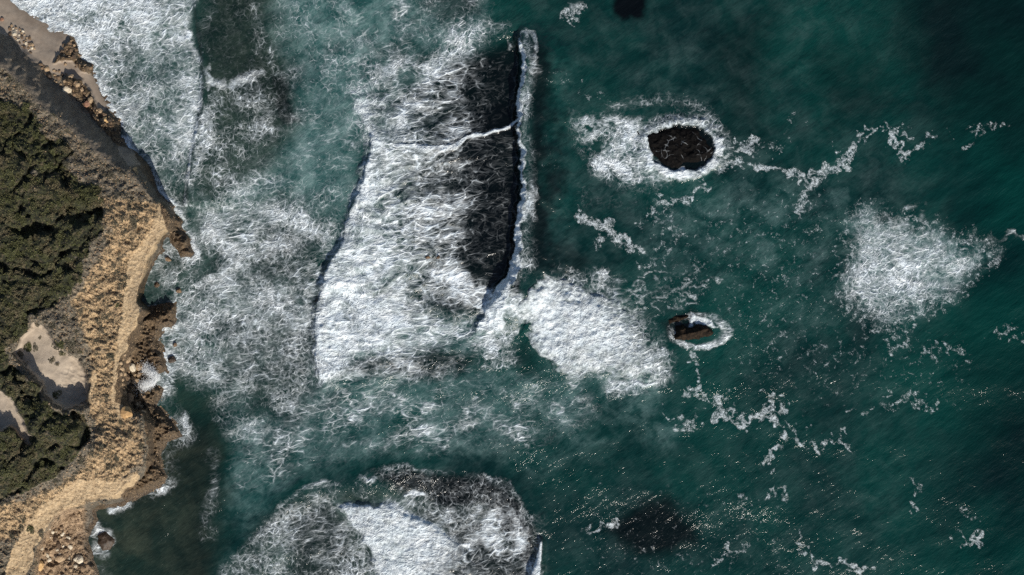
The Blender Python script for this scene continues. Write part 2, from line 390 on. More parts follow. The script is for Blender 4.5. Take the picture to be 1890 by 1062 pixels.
top(lace, ahead * (.25 + .9 * fbm(X, Y, 28, 3, 52)), .70); top(white, sm(-11, -3, t2) * sm(4, 0, t2) * y2 * sm(.45, .62, fbm(X, Y, 15, 3, 53)), .85)
top(white, P_([(600,510),(760,480),(860,560),(800,620),(640,640),(595,690),(585,600)], 40) * sm(0, 10, t2), .58)
top(white, P_([(642,150),(690,190),(720,255),(684,262),(655,205)], 12), .80)
over(lace, P_([(640,715),(655,660),(760,645),(880,640),(870,695),(760,705)], 16), .44)
over(white, P_([(640,700),(665,655),(760,635),(870,640),(860,700),(760,700)], 14), .05)
top(reef, P_([(640,700),(690,665),(800,650),(870,655),(860,690),(760,700)], 16), .75)
over(lace, P_([(700,300),(830,285),(880,380),(830,450),(700,430)], 30), .80)
# shade on the right-hand breaker's front face, painted in near-black
top(reef, P_(field, 16) * sm(0, 8, t2) * sm(640, 860, X + 60 * G.n1) * sm(620, 560, Y), .90)
top(reef, P_([(360,400),(600,390),(620,440),(590,560),(570,690),(440,690),(400,600)], 40), .28)
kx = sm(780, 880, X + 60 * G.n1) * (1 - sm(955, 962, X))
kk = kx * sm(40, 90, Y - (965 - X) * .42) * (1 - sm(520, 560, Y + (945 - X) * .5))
top(aniso, kk, 1.0); top(reef, np.clip(kk * (.93 + .16 * G.n2), 0, 1), .97)  # wave face shade, painted near-black through the reef mask
over(milk, kk, 0)
over(lace, kk * P_([(860,140),(935,150),(958,215),(958,540),(860,540)], 10), .40 - .34 * sm(840, 930, X + 50 * G.n2))
over(lace, P_([(880,130),(900,110),(958,60),(958,205),(925,180)], 12), .10)
over(lace, P_([(890,262),(956,255),(955,420),(935,500),(900,530),(890,430),(895,330)], 20), .15)
over(lace, P_([(800,480),(880,520),(925,545),(905,575),(830,550)], 14), .62)
over(milk, P_([(830,560),(900,570),(880,640),(830,640)], 20), .6)
over(white, P_([(800,560),(900,560),(880,640),(820,640)], 18), .12)
over(lace, P_([(820,560),(890,575),(870,640),(830,640)], 18), .45)
# top of the field: streaks running up to the right
st = P_([(640,150),(690,120),(800,80),(880,40),(935,50),(890,100),(870,150),(780,190),(700,240)], 20)
over(lace, st, .60); 
for pts in ([(640,160,3),(700,150,4),(780,110,3),(860,60,2),(900,40,1)], [(720,170,3),(780,130,4),(850,120,3)], [(730,200,3),(800,180,4),(850,150,3),(880,140,3)],
            [(900,118,1.2),(925,98,1.4),(948,72,1.6)], [(872,130,2),(868,148,3),(882,152,3),(893,140,2)]):
    top(white, L_(pts, 9, 'w'), .50)
# cross line running to the breaker
CROSS = catmull([(690,262),(720,266),(748,271),(800,275),(830,274),(852,262),(872,252),(905,246),(935,235),(958,220)])
cl = G.line([(a, b, 1.5 + 3.2 * math.exp(-((a - 800) / 75) ** 2)) for a, b in CROSS], m=60, warp='s')
top(white, sm(-4, 1.5, cl), 1.0)

# --- right-hand breaker
FRONT3 = catmull([(966,48),(957,72),(960,95),(963,130),(955,165),(950,195),(956,214),(951,240),(955,262),(962,290),(958,330),(960,365),(954,392),(950,430),(946,465),(938,500),(918,530),(904,560),(886,592),(874,625)])
tri = G.line([(x, y, 0) for x, y in FRONT3], m=90, warp='s')       # -distance
f3x = np.interp(Y, [p[1] for p in FRONT3], [p[0] for p in FRONT3]).astype(np.float32)
t3 = X - f3x + 9 * G.n3 + 9 * (fbm(X, Y, 12, 3, 44) - .5)
w3 = (.35 + 1.3 * fbm(X * .3, Y, 34, 3, 47)) * np.interp(Y, [40,60,100,150,190,212,222,250,300,350,400,450,500,520,560,600,630], [0,3,13,16,13,8,5,6,8,13,17,20,24,26,30,44,46]).astype(np.float32)
y3 = sm(44, 92, Y + 50 * G.n3) * (1 - sm(600, 628, Y))
z3 = sm(-3, 2, t3) * (1 - sm(-6, 8, t3 - w3)) * y3
top(white, z3, 1.0)
fr3 = sm(2, 14, t3) * (1 - sm(8, 30, t3 - w3)) * y3
top(lace, fr3 * (.5 + .9 * fbm(X, Y, 40, 3, 48)) * (1 - .6 * sm(150, 260, Y) * (1 - sm(300, 350, Y))), .60)
over(reef, z3, 0)
z = P_([(880,600),(930,550),(955,560),(972,600),(968,622),(930,640),(890,650),(870,630)], 10)
over(lace, z, .75); top(white, z, .40)
top(lace, P_([(870,630),(960,630),(960,665),(900,690),(860,690)], 18), .45)
top(white, L_([(965,60,3),(985,62,4),(990,90,2),(988,120,1)], 5), .6)

# --- the big mass of white water right of it
mass = [(953,548),(965,530),(985,514),(1010,512),(1055,524),(1090,540),(1150,556),(1188,592),(1196,625),(1218,655),(1222,690),(1186,706),(1150,690),(1110,676),(1060,676),(1035,684),(998,662),(980,640),(968,600),(955,575)]
md = G.poly(mass, m=80, warp='w') + 26 * (fbm(X, Y, 34, 4, 35, .65) - .5); z = sm(-8, 6, md)
top(white, z * (.66 + .34 * sm(0, 50, md)) * (.72 + .28 * sm(1180, 1080, X)), 1.0); over(reef, z, 0)
top(lace, sm(-40, 0, md) * sm(1000, 1060, X), .60)
top(lace, P_([(1040,512),(1120,505),(1160,525),(1130,550),(1060,530)], 12), .55)
top(lace, P_([(1090,690),(1230,700),(1200,720),(1120,740)], 16), .55)
for pts in ([(1160,530,2),(1220,545,2),(1270,530,1)], [(1190,575,2),(1230,565,2),(1275,558,1)], [(1150,545,1),(1250,550,2),(1330,520,1)], [(1180,520,1),(1240,515,1.5),(1300,500,1)], [(1150,708,1),(1185,712,2.5),(1215,706,1)]):
    top(lace, L_([(a, b, .6) for a, b, c in pts], 8, 'c'), .40)
top(white, P_([(935,560),(975,540),(985,620),(950,610)], 10) * .8, .9)
top(white, L_([(1172,706,1),(1186,712,3),(1215,706,1)], 5), .9)

# --- reef ringed with foam
z = P_([(1050,205),(1085,200),(1130,222),(1180,222),(1200,290),(1240,335),(1215,352),(1160,344),(1100,320),(1075,290),(1052,240)], 24) * sm(.36, .56, fbm(G.WX, G.WY, 40, 4, 36, .65) + .3 * sm(1060, 1180, X))
over(lace, z, .62); top(milk, z, .35)
top(lace, P_([(1080,290),(1120,290),(1200,330),(1225,345),(1160,345),(1100,320)], 14), .78)
RC = (1258, 274)
ex = (G.SX - RC[0]) / 70.; ey = (G.SY - RC[1]) / 50.; er = np.sqrt(ex * ex + ey * ey); ea = np.arctan2(ey, ex)
er = er + .16 * (fbm(X, Y, 12, 3, 37, .6) - .5); ringw = sm(.80, .90, er) * (1 - sm(1.02, 1.30, er)) * (.65 + .7 * (fbm(ea * 30, er * 9, 3, 2, 38)))
over(reef, (1 - sm(.98, 1.08, er)), 0.0); over(reef, (1 - sm(.80, .95, er)) * sm(1188, 1215, X - .4 * (Y - 274)), .92)
rs = .35 + .65 * sm(-.4, 1.0, np.cos(ea - .1)) 
top(white, ringw * rs, .95); top(lace, ringw, .8)
top(lace, sm(.9, 1.0, er) * (1 - sm(1.15, 1.5, er)) * sm(.5, -.3, np.cos(ea - 2.2)), .62)
top(white, P_([(1225,318),(1240,308),(1264,308),(1268,322),(1240,330)], 5), 1.0)
top(lace, L_([(1120,200,3),(1180,188,4),(1230,182,4),(1300,200,4),(1320,225,2)], 14), .45)
# --- small dark rock and its ring
ex = (G.SX - 1290) / 56.; ey = (G.SY - 612) / 33.; e2 = np.sqrt(ex * ex + ey * ey); a2_ = np.arctan2(ey, ex)
rw = sm(.62, .8, e2) * (1 - sm(.95, 1.18, e2)) * (.45 + .55 * sm(-.5, .5, np.cos(a2_ - .4))) * (.45 + 1.0 * fbm(X, Y, 13, 3, 46))
top(lace, rw, .85); top(white, rw, .62)
top(white, P_([(1268,582),(1278,588),(1320,596),(1335,606),(1318,612),(1275,602)], 5), .95)
top(reef, P_([(1225,590),(1262,578),(1300,585),(1290,600),(1250,625),(1228,615)], 10), .8)
# --- the pale patch on the right
pr = [(1572,408),(1600,385),(1650,392),(1690,412),(1730,418),(1770,440),(1838,468),(1800,500),(1760,540),(1710,570),(1680,600),(1620,608),(1585,590),(1560,560),(1545,515),(1560,470)]
pdn = G.poly(pr, m=80, warp='w')
over(lace, sm(-10, 34, pdn), .72 + .3 * (fbm(X, Y, 60, 2, 31) - .5)); over(milk, sm(-20, 34, pdn), .55)
top(drift, sm(-36, 4, pdn), .55)
top(white, P_([(1600,440),(1680,430),(1780,460),(1740,500),(1690,540),(1600,520)], 40), .14)
top(lace, L_([(1780,455,2),(1830,448,1),(1885,440,1),(1990,446,0)], 10, 'c'), .42)
top(lace, L_([(1760,470,5),(1810,475,4),(1845,472,2)], 10), .55)
top(lace, L_([(1670,385,1),(1705,378,2),(1700,405,2)], 8), .4)
# --- lower breaker
arc = catmull([(520,930),(560,908),(600,896),(640,893),(690,884),(720,872),(760,868),(800,872),(840,878),(880,884),(920,898),(955,925),(985,965)])
top(lace, L_([(a, b, 2) for a, b in arc], 9, 'w'), .50)
top(white, L_([(575,912,1),(600,897,1.5),(640,893,1.5),(680,888,1.2),(720,872,1.2),(760,868,1.2)], 6), .45)
body = [(440,1190),(415,1062),(450,1000),(500,950),(560,918),(640,905),(760,900),(850,890),(915,905),(965,945),(994,990),(1000,1020),(985,1190)]
z = P_(body, 18)
over(lace, z, .46 + .30 * (fbm(X, Y, 90, 3, 33) - .5)); over(milk, z, .24); top(brown, z, .45)
top(reef, P_([(520,940),(610,930),(650,985),(700,1190),(520,1190),(540,1000)], 24), .6)
top(reef, P_([(690,878),(760,868),(850,878),(925,900),(975,945),(1002,1000),(992,1062),(960,1040),(900,955),(800,925),(730,912)], 16), .93)
top(reef, P_([(830,890),(985,960),(995,1000),(900,1062),(780,1062),(700,980)], 30), .6)
over(lace, P_([(690,878),(760,872),(850,880),(925,904),(975,950),(996,1000),(985,1062),(940,1030),(890,945),(790,918)], 12), .24)
over(lace, P_([(840,950),(880,950),(900,1000),(930,1045),(980,1010),(990,1062),(900,1062)], 9), .26)
FRONT4 = [(618,930),(640,950),(656,966),(668,990),(680,1020),(690,1062),(700,1190)]
wb = [(618,934),(640,930),(700,925),(760,950),(800,965),(850,1005),(880,1040),(900,1190),(702,1190),(690,1062),(668,990),(655,966)]
z = P_(wb, 9); top(white, z * (1 - .55 * sm(760, 900, X + 60 * G.n1)), .96); over(reef, z, 0); over(milk, z, .6)
over(lace, P_([(440,1080),(480,1000),(560,960),(640,980),(690,1080),(700,1190),(430,1190)], 30), .48)
top(white, P_([(430,1062),(520,1010),(600,1030),(600,1190),(430,1190)], 40), .30)
top(reef, P_([(760,1000),(880,960),(1000,1040),(980,1190),(820,1190)], 24), .8)
over(lace, P_([(860,900),(1000,960),(1000,1190),(900,1190),(820,1000)], 30), .32)
z = P_([(880,985),(910,952),(950,950),(975,975),(980,1000),(965,1030),(930,1040),(900,1020)], 6)
over(lace, z, .80); top(white, z, .30)
top(white, L_([(748,914,1),(765,908,4),(782,914,1)], 5), 1.0)
top(white, L_([(1000,1000,1),(996,1030,4),(985,1062,7),(975,1190,8)], 4), 1.0)
top(aniso, P_([(700,930),(960,960),(960,1190),(800,1190)], 30), .6)
for pts in ([(500,960,2),(470,1000,3),(440,1040,4)], [(560,930,2),(510,950,3),(480,990,3)]):
    top(white, L_(pts, 12), .5)

# --- streaky middle band: foam, plus ripple highlights painted as lace and milk
z = P_([(590,720),(700,690),(900,690),(1060,690),(1100,760),(980,830),(760,830),(560,860),(430,900),(420,820),(500,760)], 34)
top(lace, z, .34); top(drift, z, .24); top(aniso, z, .8)
top(lace, P_([(380,700),(480,720),(520,790),(460,860),(420,830),(400,760)], 24), .36)
for cxx, cyy, r in ((745,742,7),(790,748,8),(880,735,6),(955,752,9),(1022,752,11),(1062,735,8),(655,770,7),(600,790,5),(905,770,5),(860,755,5),(1058,712,4)):
    rr = random.Random(int(cxx)); pts = [(cxx - r, cyy + r * rr.uniform(.2, 1), .5), (cxx - r * .4, cyy - r * rr.uniform(.2, .8), r * .22), (cxx + r, cyy - r * rr.uniform(.1, .6), .5)]
    top(white, L_(pts, 6), .75); top(lace, L_([(a, b + r * .6, r * .6) for a, b, _ in pts], 14), .55)
for pts in ([(590,745,3),(640,700,3),(700,690,2)], [(560,800,2),(660,765,3),(740,745,2),(860,730,2)], [(600,850,2),(700,800,2),(800,770,2),(900,745,1)], [(440,900,3),(480,840,3),(540,800,2)],
            [(382,840,0),(392,890,1),(385,940,2),(392,990,1)], [(384,930,0),(378,990,1)]):
    top(lace, L_(pts, 16, 'w'), .30)
# glassy slope behind the lower breaker, small cat's paws
# --- drifting foam lines
D = [([(1348,258,6),(1380,262,9),(1330,300,5),(1380,305,8),(1440,318,9),(1470,322,7),(1480,345,5)], .9),
     ([(1385,250,5),(1398,285,3),(1440,268,2),(1470,215,1.5)], .5),
     ([(1480,345,8),(1500,330,9),(1530,300,10),(1565,290,10),(1585,262,7),(1620,240,6),(1650,236,5),(1680,236,2)], .95),
     ([(1490,370,8),(1505,345,8),(1535,318,9),(1560,305,12),(1545,280,10)], .8),
     ([(1635,245,5),(1645,265,8),(1668,276,12),(1690,268,6),(1712,262,4),(1730,254,2)], .95),
     ([(1795,270,4),(1810,245,5),(1835,236,4),(1855,240,2)], .7),
     ([(1070,380,6),(1090,400,18),(1115,420,16),(1130,440,8),(1160,440,8),(1180,460,4)], .95),
     ([(1105,425,10),(1112,452,7),(1135,450,5),(1170,470,4)], .8),
     ([(1180,410,4),(1230,382,6),(1270,372,6),(1300,340,5)], .8),
     ([(1210,440,4),(1240,420,5),(1215,395,3)], .6),
     ([(1275,655,5),(1290,690,8),(1288,720,10),(1320,745,9),(1330,765,8)], .85),
     ([(1330,740,6),(1345,775,8),(1375,796,9),(1400,780,8),(1420,768,9),(1440,790,5),(1440,820,5),(1425,860,6)], .98),
     ([(1345,735,6),(1360,765,6)], .7),
     ([(1410,715,5),(1440,735,9),(1460,765,3)], .8),
     ([(1415,745,9),(1400,770,5),(1450,760,8)], .9),
     ([(1462,780,5),(1480,815,8),(1510,832,6),(1530,815,4),(1560,810,6),(1575,828,3)], .85),
     ([(1290,760,7),(1275,790,6),(1240,780,4),(1225,750,2)], .75),
     ([(1480,980,5),(1478,1020,9),(1500,1045,10),(1560,1050,9),(1600,1055,4)], .95),
     ([(1640,735,4),(1690,740,4),(1715,752,4),(1725,740,2)], .7),
     ([(1570,750,5),(1620,750,5),(1650,760,3)], .6),
     ([(1775,990,8),(1790,1008,6),(1812,998,2)], .9),
     ([(1675,885,4),(1688,910,5),(1680,940,2)], .7),
     ([(1770,950,3),(1810,960,4),(1820,980,3)], .5),
     ([(1105,975,9),(1130,965,14),(1142,980,8)], .85),
     ([(1320,1045,5),(1345,1030,7),(1370,1010,3)], .75),
     ([(1375,940,4),(1390,925,5),(1450,905,3)], .55),
     ([(1250,1040,4),(1320,1045,5)], .5),
     ([(1190,1020,6),(1200,1030,4)], .6),
     ([(1500,780,3),(1500,610,3)], .3),
     ([(1480,640,8),(1510,650,5)], .5), ([(1420,640,6),(1440,610,4)], .5), ([(1545,665,7),(1575,650,4)], .6),
     ([(1600,620,6),(1660,630,6),(1680,610,4)], .65), ([(1705,645,7),(1740,640,5),(1790,660,4)], .6), ([(1830,610,6),(1880,612,5),(1960,615,4)], .6),
     ([(1500,560,3),(1540,640,4),(1500,700,3)], .35), ([(1370,500,5),(1420,480,6),(1460,520,5)], .4), ([(1400,420,5),(1440,430,5)], .4),
     ([(1190,500,8),(1230,480,7),(1250,440,5),(1240,400,5)], .6), ([(1280,470,5),(1320,450,5),(1350,480,4)], .4),
     ([(1250,440,10),(1300,420,8),(1340,400,7)], .35), ([(1760,240,3),(1790,280,3)], .25), ([(1600,380,3),(1650,370,4)], .3),
     ([(1045,40,6),(1060,10,14),(1072,30,8)], .9), ([(1010,150,8),(1080,170,14),(1130,190,10)], .35), ([(1010,250,4),(1015,300,4)], .3),
     ([(1480,350,6),(1500,375,14),(1490,385,8)], .85)]
brk = 20 * (fbm(X, Y, 13, 3, 59, .65) - .5)
for pts, v in D:
    pts = [(a, b, c * .62) for a, b, c in pts]; top(drift, sm(-10, 3, G.line(pts, m=60, warp='c') + brk), v)
top(drift, P_([(1180,360),(1560,330),(1560,640),(1350,640),(1180,520)], 60), .27)
top(drift, P_([(1350,600),(1800,620),(1780,760),(1350,720)], 50), .25)
top(drift, P_([(1100,880),(1450,900),(1500,1100),(1050,1100)], 60), .20)
top(white, P_([(1048,-10),(1075,-5),(1082,20),(1070,36),(1050,20)], 10), .55)
top(lace, P_([(1230,380),(1060,340),(1050,370),(1090,390)], 12), .1)
# near-shore swash
dn = dcoast + 10 * G.n3
sw = sm(-6, 0, dn)
amt = np.interp(Y, [-200,330,350,470,480,560,600,690,720,740,800,900,930,960,1062,1200], [1,.7,.9,1,1,.9,1,1,.9,.5,.6,.4,.1,.15,.3,.2]).astype(np.float32)
top(white, sw * sm(16, 2, dn) * sm(.22, .5, fbm(X, Y, 26, 3, 51) * amt), .95)
top(lace, sw * sm(40, 5, dn) * amt, .66)
for pts in ([(174,968,4),(176,980,10),(186,985,5)], [(176,1015,10),(190,1020,9)], [(198,985,3),(204,1000,4)], [(205,940,4),(235,930,4)], [(296,905,6),(316,888,8)], [(340,770,4),(345,790,5)]):
    top(lace, L_(pts, 12), .75); top(white, L_(pts, 8), .45)
top(reef, P_([(184,985),(205,985),(205,1015),(188,1012)], 7), .7)
# surf inside the cove
cove = P_([(300,430),(335,475),(332,500),(318,545),(320,560),(255,566),(250,540),(285,480)], 5, 's')
over(lace, cove, .50); over(white, cove, .02); over(milk, cove, .35); over(reef, cove * .6, .5)
over(lace, P_([(250,535),(300,530),(300,570),(250,570)], 8), .2)

vx = X + 40 * G.n1; vy = Y + 40 * G.n2
var = (fbm(vx, vy * 1.35, 55, 4, 57, .62) - .5)
lace *= .90
lace = np.clip(lace + sm(.05, .4, lace) * (1 - .6 * sm(.85, 1, lace)) * np.where(X < 640, .75, 1.15) * var, 0, 1.1)
milk = np.clip(milk + sm(.05, .4, milk) * .8 * (fbm(vx + 60 * var, vy - 60 * var, 70, 5, 58, .6) - .5), 0, 1)
white = np.clip(white - sm(.1, .5, white) * (1 - sm(.9, 1, white)) * .5 * sm(.0, -.25, var), 0, 1)
# ------------------------------------------------------------------ the sea: relief
Z = .55 * (fbm(X, Y, 420, 2, 61) - .5) + .5 * (fbm(X * .8 + Y * .5, Y * 1.3 - X * .4, 90, 3, 62) - .5) + .16 * (fbm(X, Y, 26, 3, 63) - .5)
near = sm(8, 90, dcoast); Z = Z * (.25 + .75 * near)
Z += 1.0 * y1 * sm(-9, 5, t1) * (1 - sm(30, 160, t1)) * .75
top_f2 = .35 + 1.2 * fbm(X * .4, Y, 38, 3, 49)
Z += y2 * top_f2 * sm(-12, 9, t2) * (.20 + .95 * (1 - sm(20, 260, t2)))
Z += sm(30, 120, Y) * (1 - sm(540, 628, Y)) * (sm(-10, w3 * .9 + 4, t3) * (1 - sm(20, 110, t3 - w3 * .5)) * 2.7) - y3 * .5 * sm(-60, -10, t3) * (1 - sm(-12, 0, t3))
Z += sm(-50, 2, cl) * .35 + sm(-7, 3, cl) * .12
Z += sm(-14, 50, md) * .9 * sm(-10, 60, 1240 - X)
f4 = G.poly(wb, m=60, warp='s'); Z += sm(-8, 14, f4) * .7
Z += L_([(1000,1000,1),(998,1030,4),(988,1062,10),(975,1190,12)], 12) * 1.4
ad = G.line([(a, b, 0) for a, b in arc], m=70, warp='s'); Z += sm(-45, 0, ad) * .5
Z += ringw * .5
zw = sm(.25, .8, white)
lump = .30 * (ridged(X, Y, 17, 3, 71) - .45) + .30 * (fbm(X, Y, 8, 2, 73) - .5)
Z += zw * lump
st_ = ridged(X * .38 + 30 * G.n1, Y * 1.05 + 60 * G.n2, 26, 4, 76)
Z += P_(field, 20) * sm(0, 20, t2) * sm(900, 800, X) * .55 * (st_ - .45)
Z += sm(.3, .8, lace) * (1 - zw) * .16 * (ridged(X, Y, 11, 3, 75) - .5)
far_fade = sm(6000, 2600, np.maximum(np.abs(X - CX), np.abs(Y - CY)))
Z *= far_fade
SP = np.stack([(X - CX) * S, (CY - Y) * S, Z], -1)
land_in = dcoast
cen = (land_in[:-1, :-1] + land_in[1:, 1:]) * .5
# drop the sea under the land, far from the coast
keep = cen > -70
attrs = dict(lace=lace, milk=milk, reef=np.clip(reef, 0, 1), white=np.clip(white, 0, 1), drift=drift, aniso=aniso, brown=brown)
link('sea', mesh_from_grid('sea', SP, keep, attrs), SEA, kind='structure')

# ------------------------------------------------------------------ breaking waves: raised white water, each a thing
def breaker(name, label, mask, cat, hi=.45, group=None):
    m = mask * sm(.15, .45, mask + .8 * (fbm(X, Y, 13, 3, 81) - .5))
    Pz = SP.copy(); Pz[..., 2] += np.where(m > 0, -.03 + hi * sm(.1, .9, m) * (.45 + .6 * (ridged(X, Y, 9, 3, 83) - .35)), -.05)
    mm = np.minimum(np.minimum(m[:-1, :-1], m[1:, 1:]), np.minimum(m[1:, :-1], m[:-1, 1:]))
    me = mesh_from_grid(name, Pz, mm > .03, attrs)
    o = link(name, me, SEA, label=label, category=cat)
    return o
dom = (Y > -60) & (Y < 1130) & (X > -60) & (X < 1960)
breaker('breaking_wave', 'long narrow breaker with a bluish white lip above its dark shaded face', np.maximum(z3, 0) * dom, 'wave', .6)
breaker('breaking_wave', 'wide surf front rolling towards the cliffs, white left edge of the big foam field', z * 0 + y2 * sm(0, 5, t2) * (1 - sm(22, 75, t2)) * dom, 'wave', .3)
breaker('whitewater', 'thick bright mass of churned white water just left of the small dark rock', sm(-4, 10, md) * dom, 'whitewater', .5)
breaker('breaking_wave', 'white breaker cut by the bottom edge of the picture, beside brown foamy water', sm(-4, 10, f4) * dom, 'wave', .45)
breaker('wave_crest', 'thin curved bright crest line crossing the foam field to the long breaker', sm(-3, 1, cl) * dom, 'wave crest', .25)

# ------------------------------------------------------------------ land: heights and ground cover
lx = axis(-120, 372, 1.4, 60000, 1.3); lx = lx[lx < 420]; ly = axis(-120, 1182, 1.4, 60000, 1.3)
T = Grid(lx, ly, 91, a1=5, a2=5)
x, y = T.X, T.Y
dc = T.poly(coast_poly, m=400, warp='s'); dt = T.poly(top_poly, m=400, warp='s')
def PT(pts, soft=10, warp='w'): return sm(-soft, soft, T.poly(pts, m=soft + 30, warp=warp))
def LT(pts, soft=6): return sm(-soft, soft * .3, T.line(pts, m=soft + 20, warp='s'))
sand = np.maximum(PT([(-130,-130),(120,-60),(140,100),(176,150),(200,192),(190,205),(168,190),(150,160),(118,140),(80,118),(56,112),(20,70),(-40,40),(-130,30)], 5),
                  PT([(210,252),(240,270),(262,310),(240,310),(222,290)], 5))
sand = np.maximum(sand, PT([(105,100),(136,108),(138,128),(110,138),(84,130),(76,118)], 5))
brock = np.maximum(PT([(100,118),(122,80),(132,62),(138,80),(150,105),(170,115),(172,135),(150,130),(135,110),(112,112)], 4),
                   PT([(150,150),(190,205),(226,222),(224,252),(240,280),(215,270),(180,230),(150,190),(118,160),(120,140)], 6))
plat = np.maximum(PT([(262,572),(300,560),(330,558),(330,604),(300,620),(310,700),(340,800),(306,900),(240,930),(222,915),(262,880),(272,840),(262,770),(220,740),(215,700),(222,672),(240,625)], 5),
                  PT([(285,350),(345,400),(365,475),(330,482),(318,450),(300,405)], 5))
rub = PT([(62,1070),(66,1020),(76,990),(92,968),(120,942),(152,932),(160,960),(155,1000),(170,1060),(180,1200),(50,1200)], 5)
dune = PT([(62,598),(80,602),(100,632),(130,655),(150,660),(162,690),(160,745),(120,760),(95,745),(75,705),(40,665),(28,655),(38,625)], 6)
dune = np.maximum(dune, PT([(-130,700),(0,722),(30,748),(60,812),(52,818),(20,790),(-10,800),(-130,800)], 5))
greens = np.maximum.reduce([
    PT([(-130,150),(0,176),(50,205),(80,250),(120,262),(138,285),(120,310),(150,330),(185,350),(190,420),(165,470),(148,520),(112,560),(60,585),(50,610),(20,640),(10,670),(-130,640)], 14),
    PT([(-130,660),(0,664),(40,690),(72,710),(70,740),(110,765),(150,760),(166,800),(140,850),(92,880),(60,905),(0,925),(-130,930)], 12)])
greens = sm(.25, .75, greens + 1.0 * (fbm(x, y, 45, 4, 95, .65) - .5) * sm(0, .3, greens) * 1.5) * (1 - dune)
ochre = np.maximum(LT([(312,400,12),(300,420,14),(285,437,10),(272,458,12),(255,480,13),(250,520,13),(243,560,14),(236,600,12),(228,640,9),(222,668,7),(216,700,6),(214,740,6),(225,765,5)], 9),
                   LT([(250,880,5),(215,905,12),(180,905,18),(150,905,16),(118,925,14),(90,945,13),(65,975,14),(45,1010,15),(30,1062,18),(20,1200,20)], 10))
ochre = np.maximum(ochre, LT([(175,690,3),(165,735,3),(150,748,2)], 4) * .8)
ochre = np.maximum(ochre, PT([(295,375),(300,395),(316,400),(290,440),(270,455),(280,420)], 6))
ochre_n = fbm(x, y, 16, 4, 96, .65)
ochre = sm(.2, .8, ochre + 1.3 * (ochre_n - .5) * sm(0, .3, ochre))
bare = PT([(170,360),(300,380),(290,440),(255,560),(240,620),(222,680),(216,745),(260,800),(262,850),(200,900),(60,980),(0,1000),(-130,1010),(-130,950),(40,925),(120,890),(166,850),(180,800),(165,750),(170,640),(130,560),(170,500),(205,430)], 20)
face = sm(-4, 4, dc - 6) * sm(3, -3, dt) * PT([(-130,30),(40,90),(110,165),(170,230),(235,310),(262,345),(300,380),(262,352),(210,318),(130,250),(20,150),(-130,60)], 22)
n_big = fbm(x, y, 150, 3, 101); n_mid = fbm(x, y, 42, 3, 102); n_sm = fbm(x, y, 12, 3, 103); rg = ridged(x, y, 22, 4, 104); rgs = ridged(x, y, 7, 3, 105)
# low ground: beach and platform
h_low = np.where(dc > 0, .05 + 1.3 * sm(0, 60, dc), -1.6 * sm(0, -40, dc))
h_low += (plat + brock * .8) * sm(0, 12, dc) * (1.0 + 1.6 * (rg - .4) + 1.1 * (rgs - .4) + 1.1 * (n_mid - .5))
h_low += rub * (.6 + 1.1 * (rg - .4) + .8 * sm(0, 60, dc))
h_low += plat * sm(14, 50, dc) * 1.2
cl_w = np.interp(y, [-200,120,200,300,340,370,440,560,600,750,900,950,1200], [60,58,54,44,26,16,15,12,20,16,12,14,20]).astype(np.float32)
ramp = sm(-1, 0, dt / cl_w) 
cliff_n = .35 * (fbm(x, y, 9, 2, 107) - .5)
h_top = 8.6 + 3.6 * sm(0, 150, dt) + 2.5 * (n_big - .5) * sm(10, 80, dt) + .9 * (n_mid - .5) * sm(4, 40, dt)
hh = h_low * (1 - ramp) + h_top * ramp + cliff_n * 4 * ramp * (1 - ramp) * 3
# gullies and cover relief
gul = ridged(x * .8 + y * .5, y * .9 - x * .5, 120, 3, 109)
hh -= greens * 2.6 * sm(.62, .95, gul)
gul2 = ridged(x * .9 + y * .75, y * .55 - x * .5, 60, 4, 110)
hh -= greens * 1.5 * sm(.55, .9, gul2)
canopy = ridged(x, y, 34, 3, 111) * .0 + (1 - np.abs(2 * fbm(x, y, 30, 3, 112) - 1)) 
hh += greens * (.25 + .95 * (fbm(x, y, 17, 4, 113, .65) - .4) + .5 * (ridged(x, y, 15, 2, 114) - .4))
bumpy = np.clip(1 - sand - dune - plat - ochre * .8 - greens * .4 - face, 0, 1)
hh += ramp * bumpy * (.75 * (fbm(x, y, 13, 3, 115) - .5) * 1.4 + .5 * (ridged(x * .8 + y * .5, y * 1.4 - x * .6, 12, 2, 116) - .4))
lay = dt * .11 + 3.2 * (fbm(x, y, 30, 3, 121) - .5); lay = lay - np.floor(lay)
hh += ramp * ochre * (.30 * (fbm(x, y, 11, 4, 122, .65) - .5) + .10 * sm(0, .25, lay) * (1 - lay))
hh += ramp * bare * (1 - ochre) * (1 - dune) * .14 * sm(0, .3, lay) * (1 - lay)
hh -= dune * 2.2 * ramp + 0
hh += ramp * 1.8 * PT([(60,745),(90,740),(120,758),(165,752),(160,790),(110,820),(60,800)], 12)
hh += ramp * 1.6 * PT([(30,690),(66,700),(76,712),(66,730),(30,735)], 6)
hh += dune * .06 * (fbm(x * 2, y, 12, 2, 118) - .5) + dune * PT([(110,690),(165,670),(165,735),(120,735)], 14) * .35 * (ridged(x, y, 9, 2, 119) - .4)
hh = hh.astype(np.float32)
LP = np.stack([(x - CX) * S * (1 - hh / HCAM), (CY - y) * S * (1 - hh / HCAM), hh], -1)

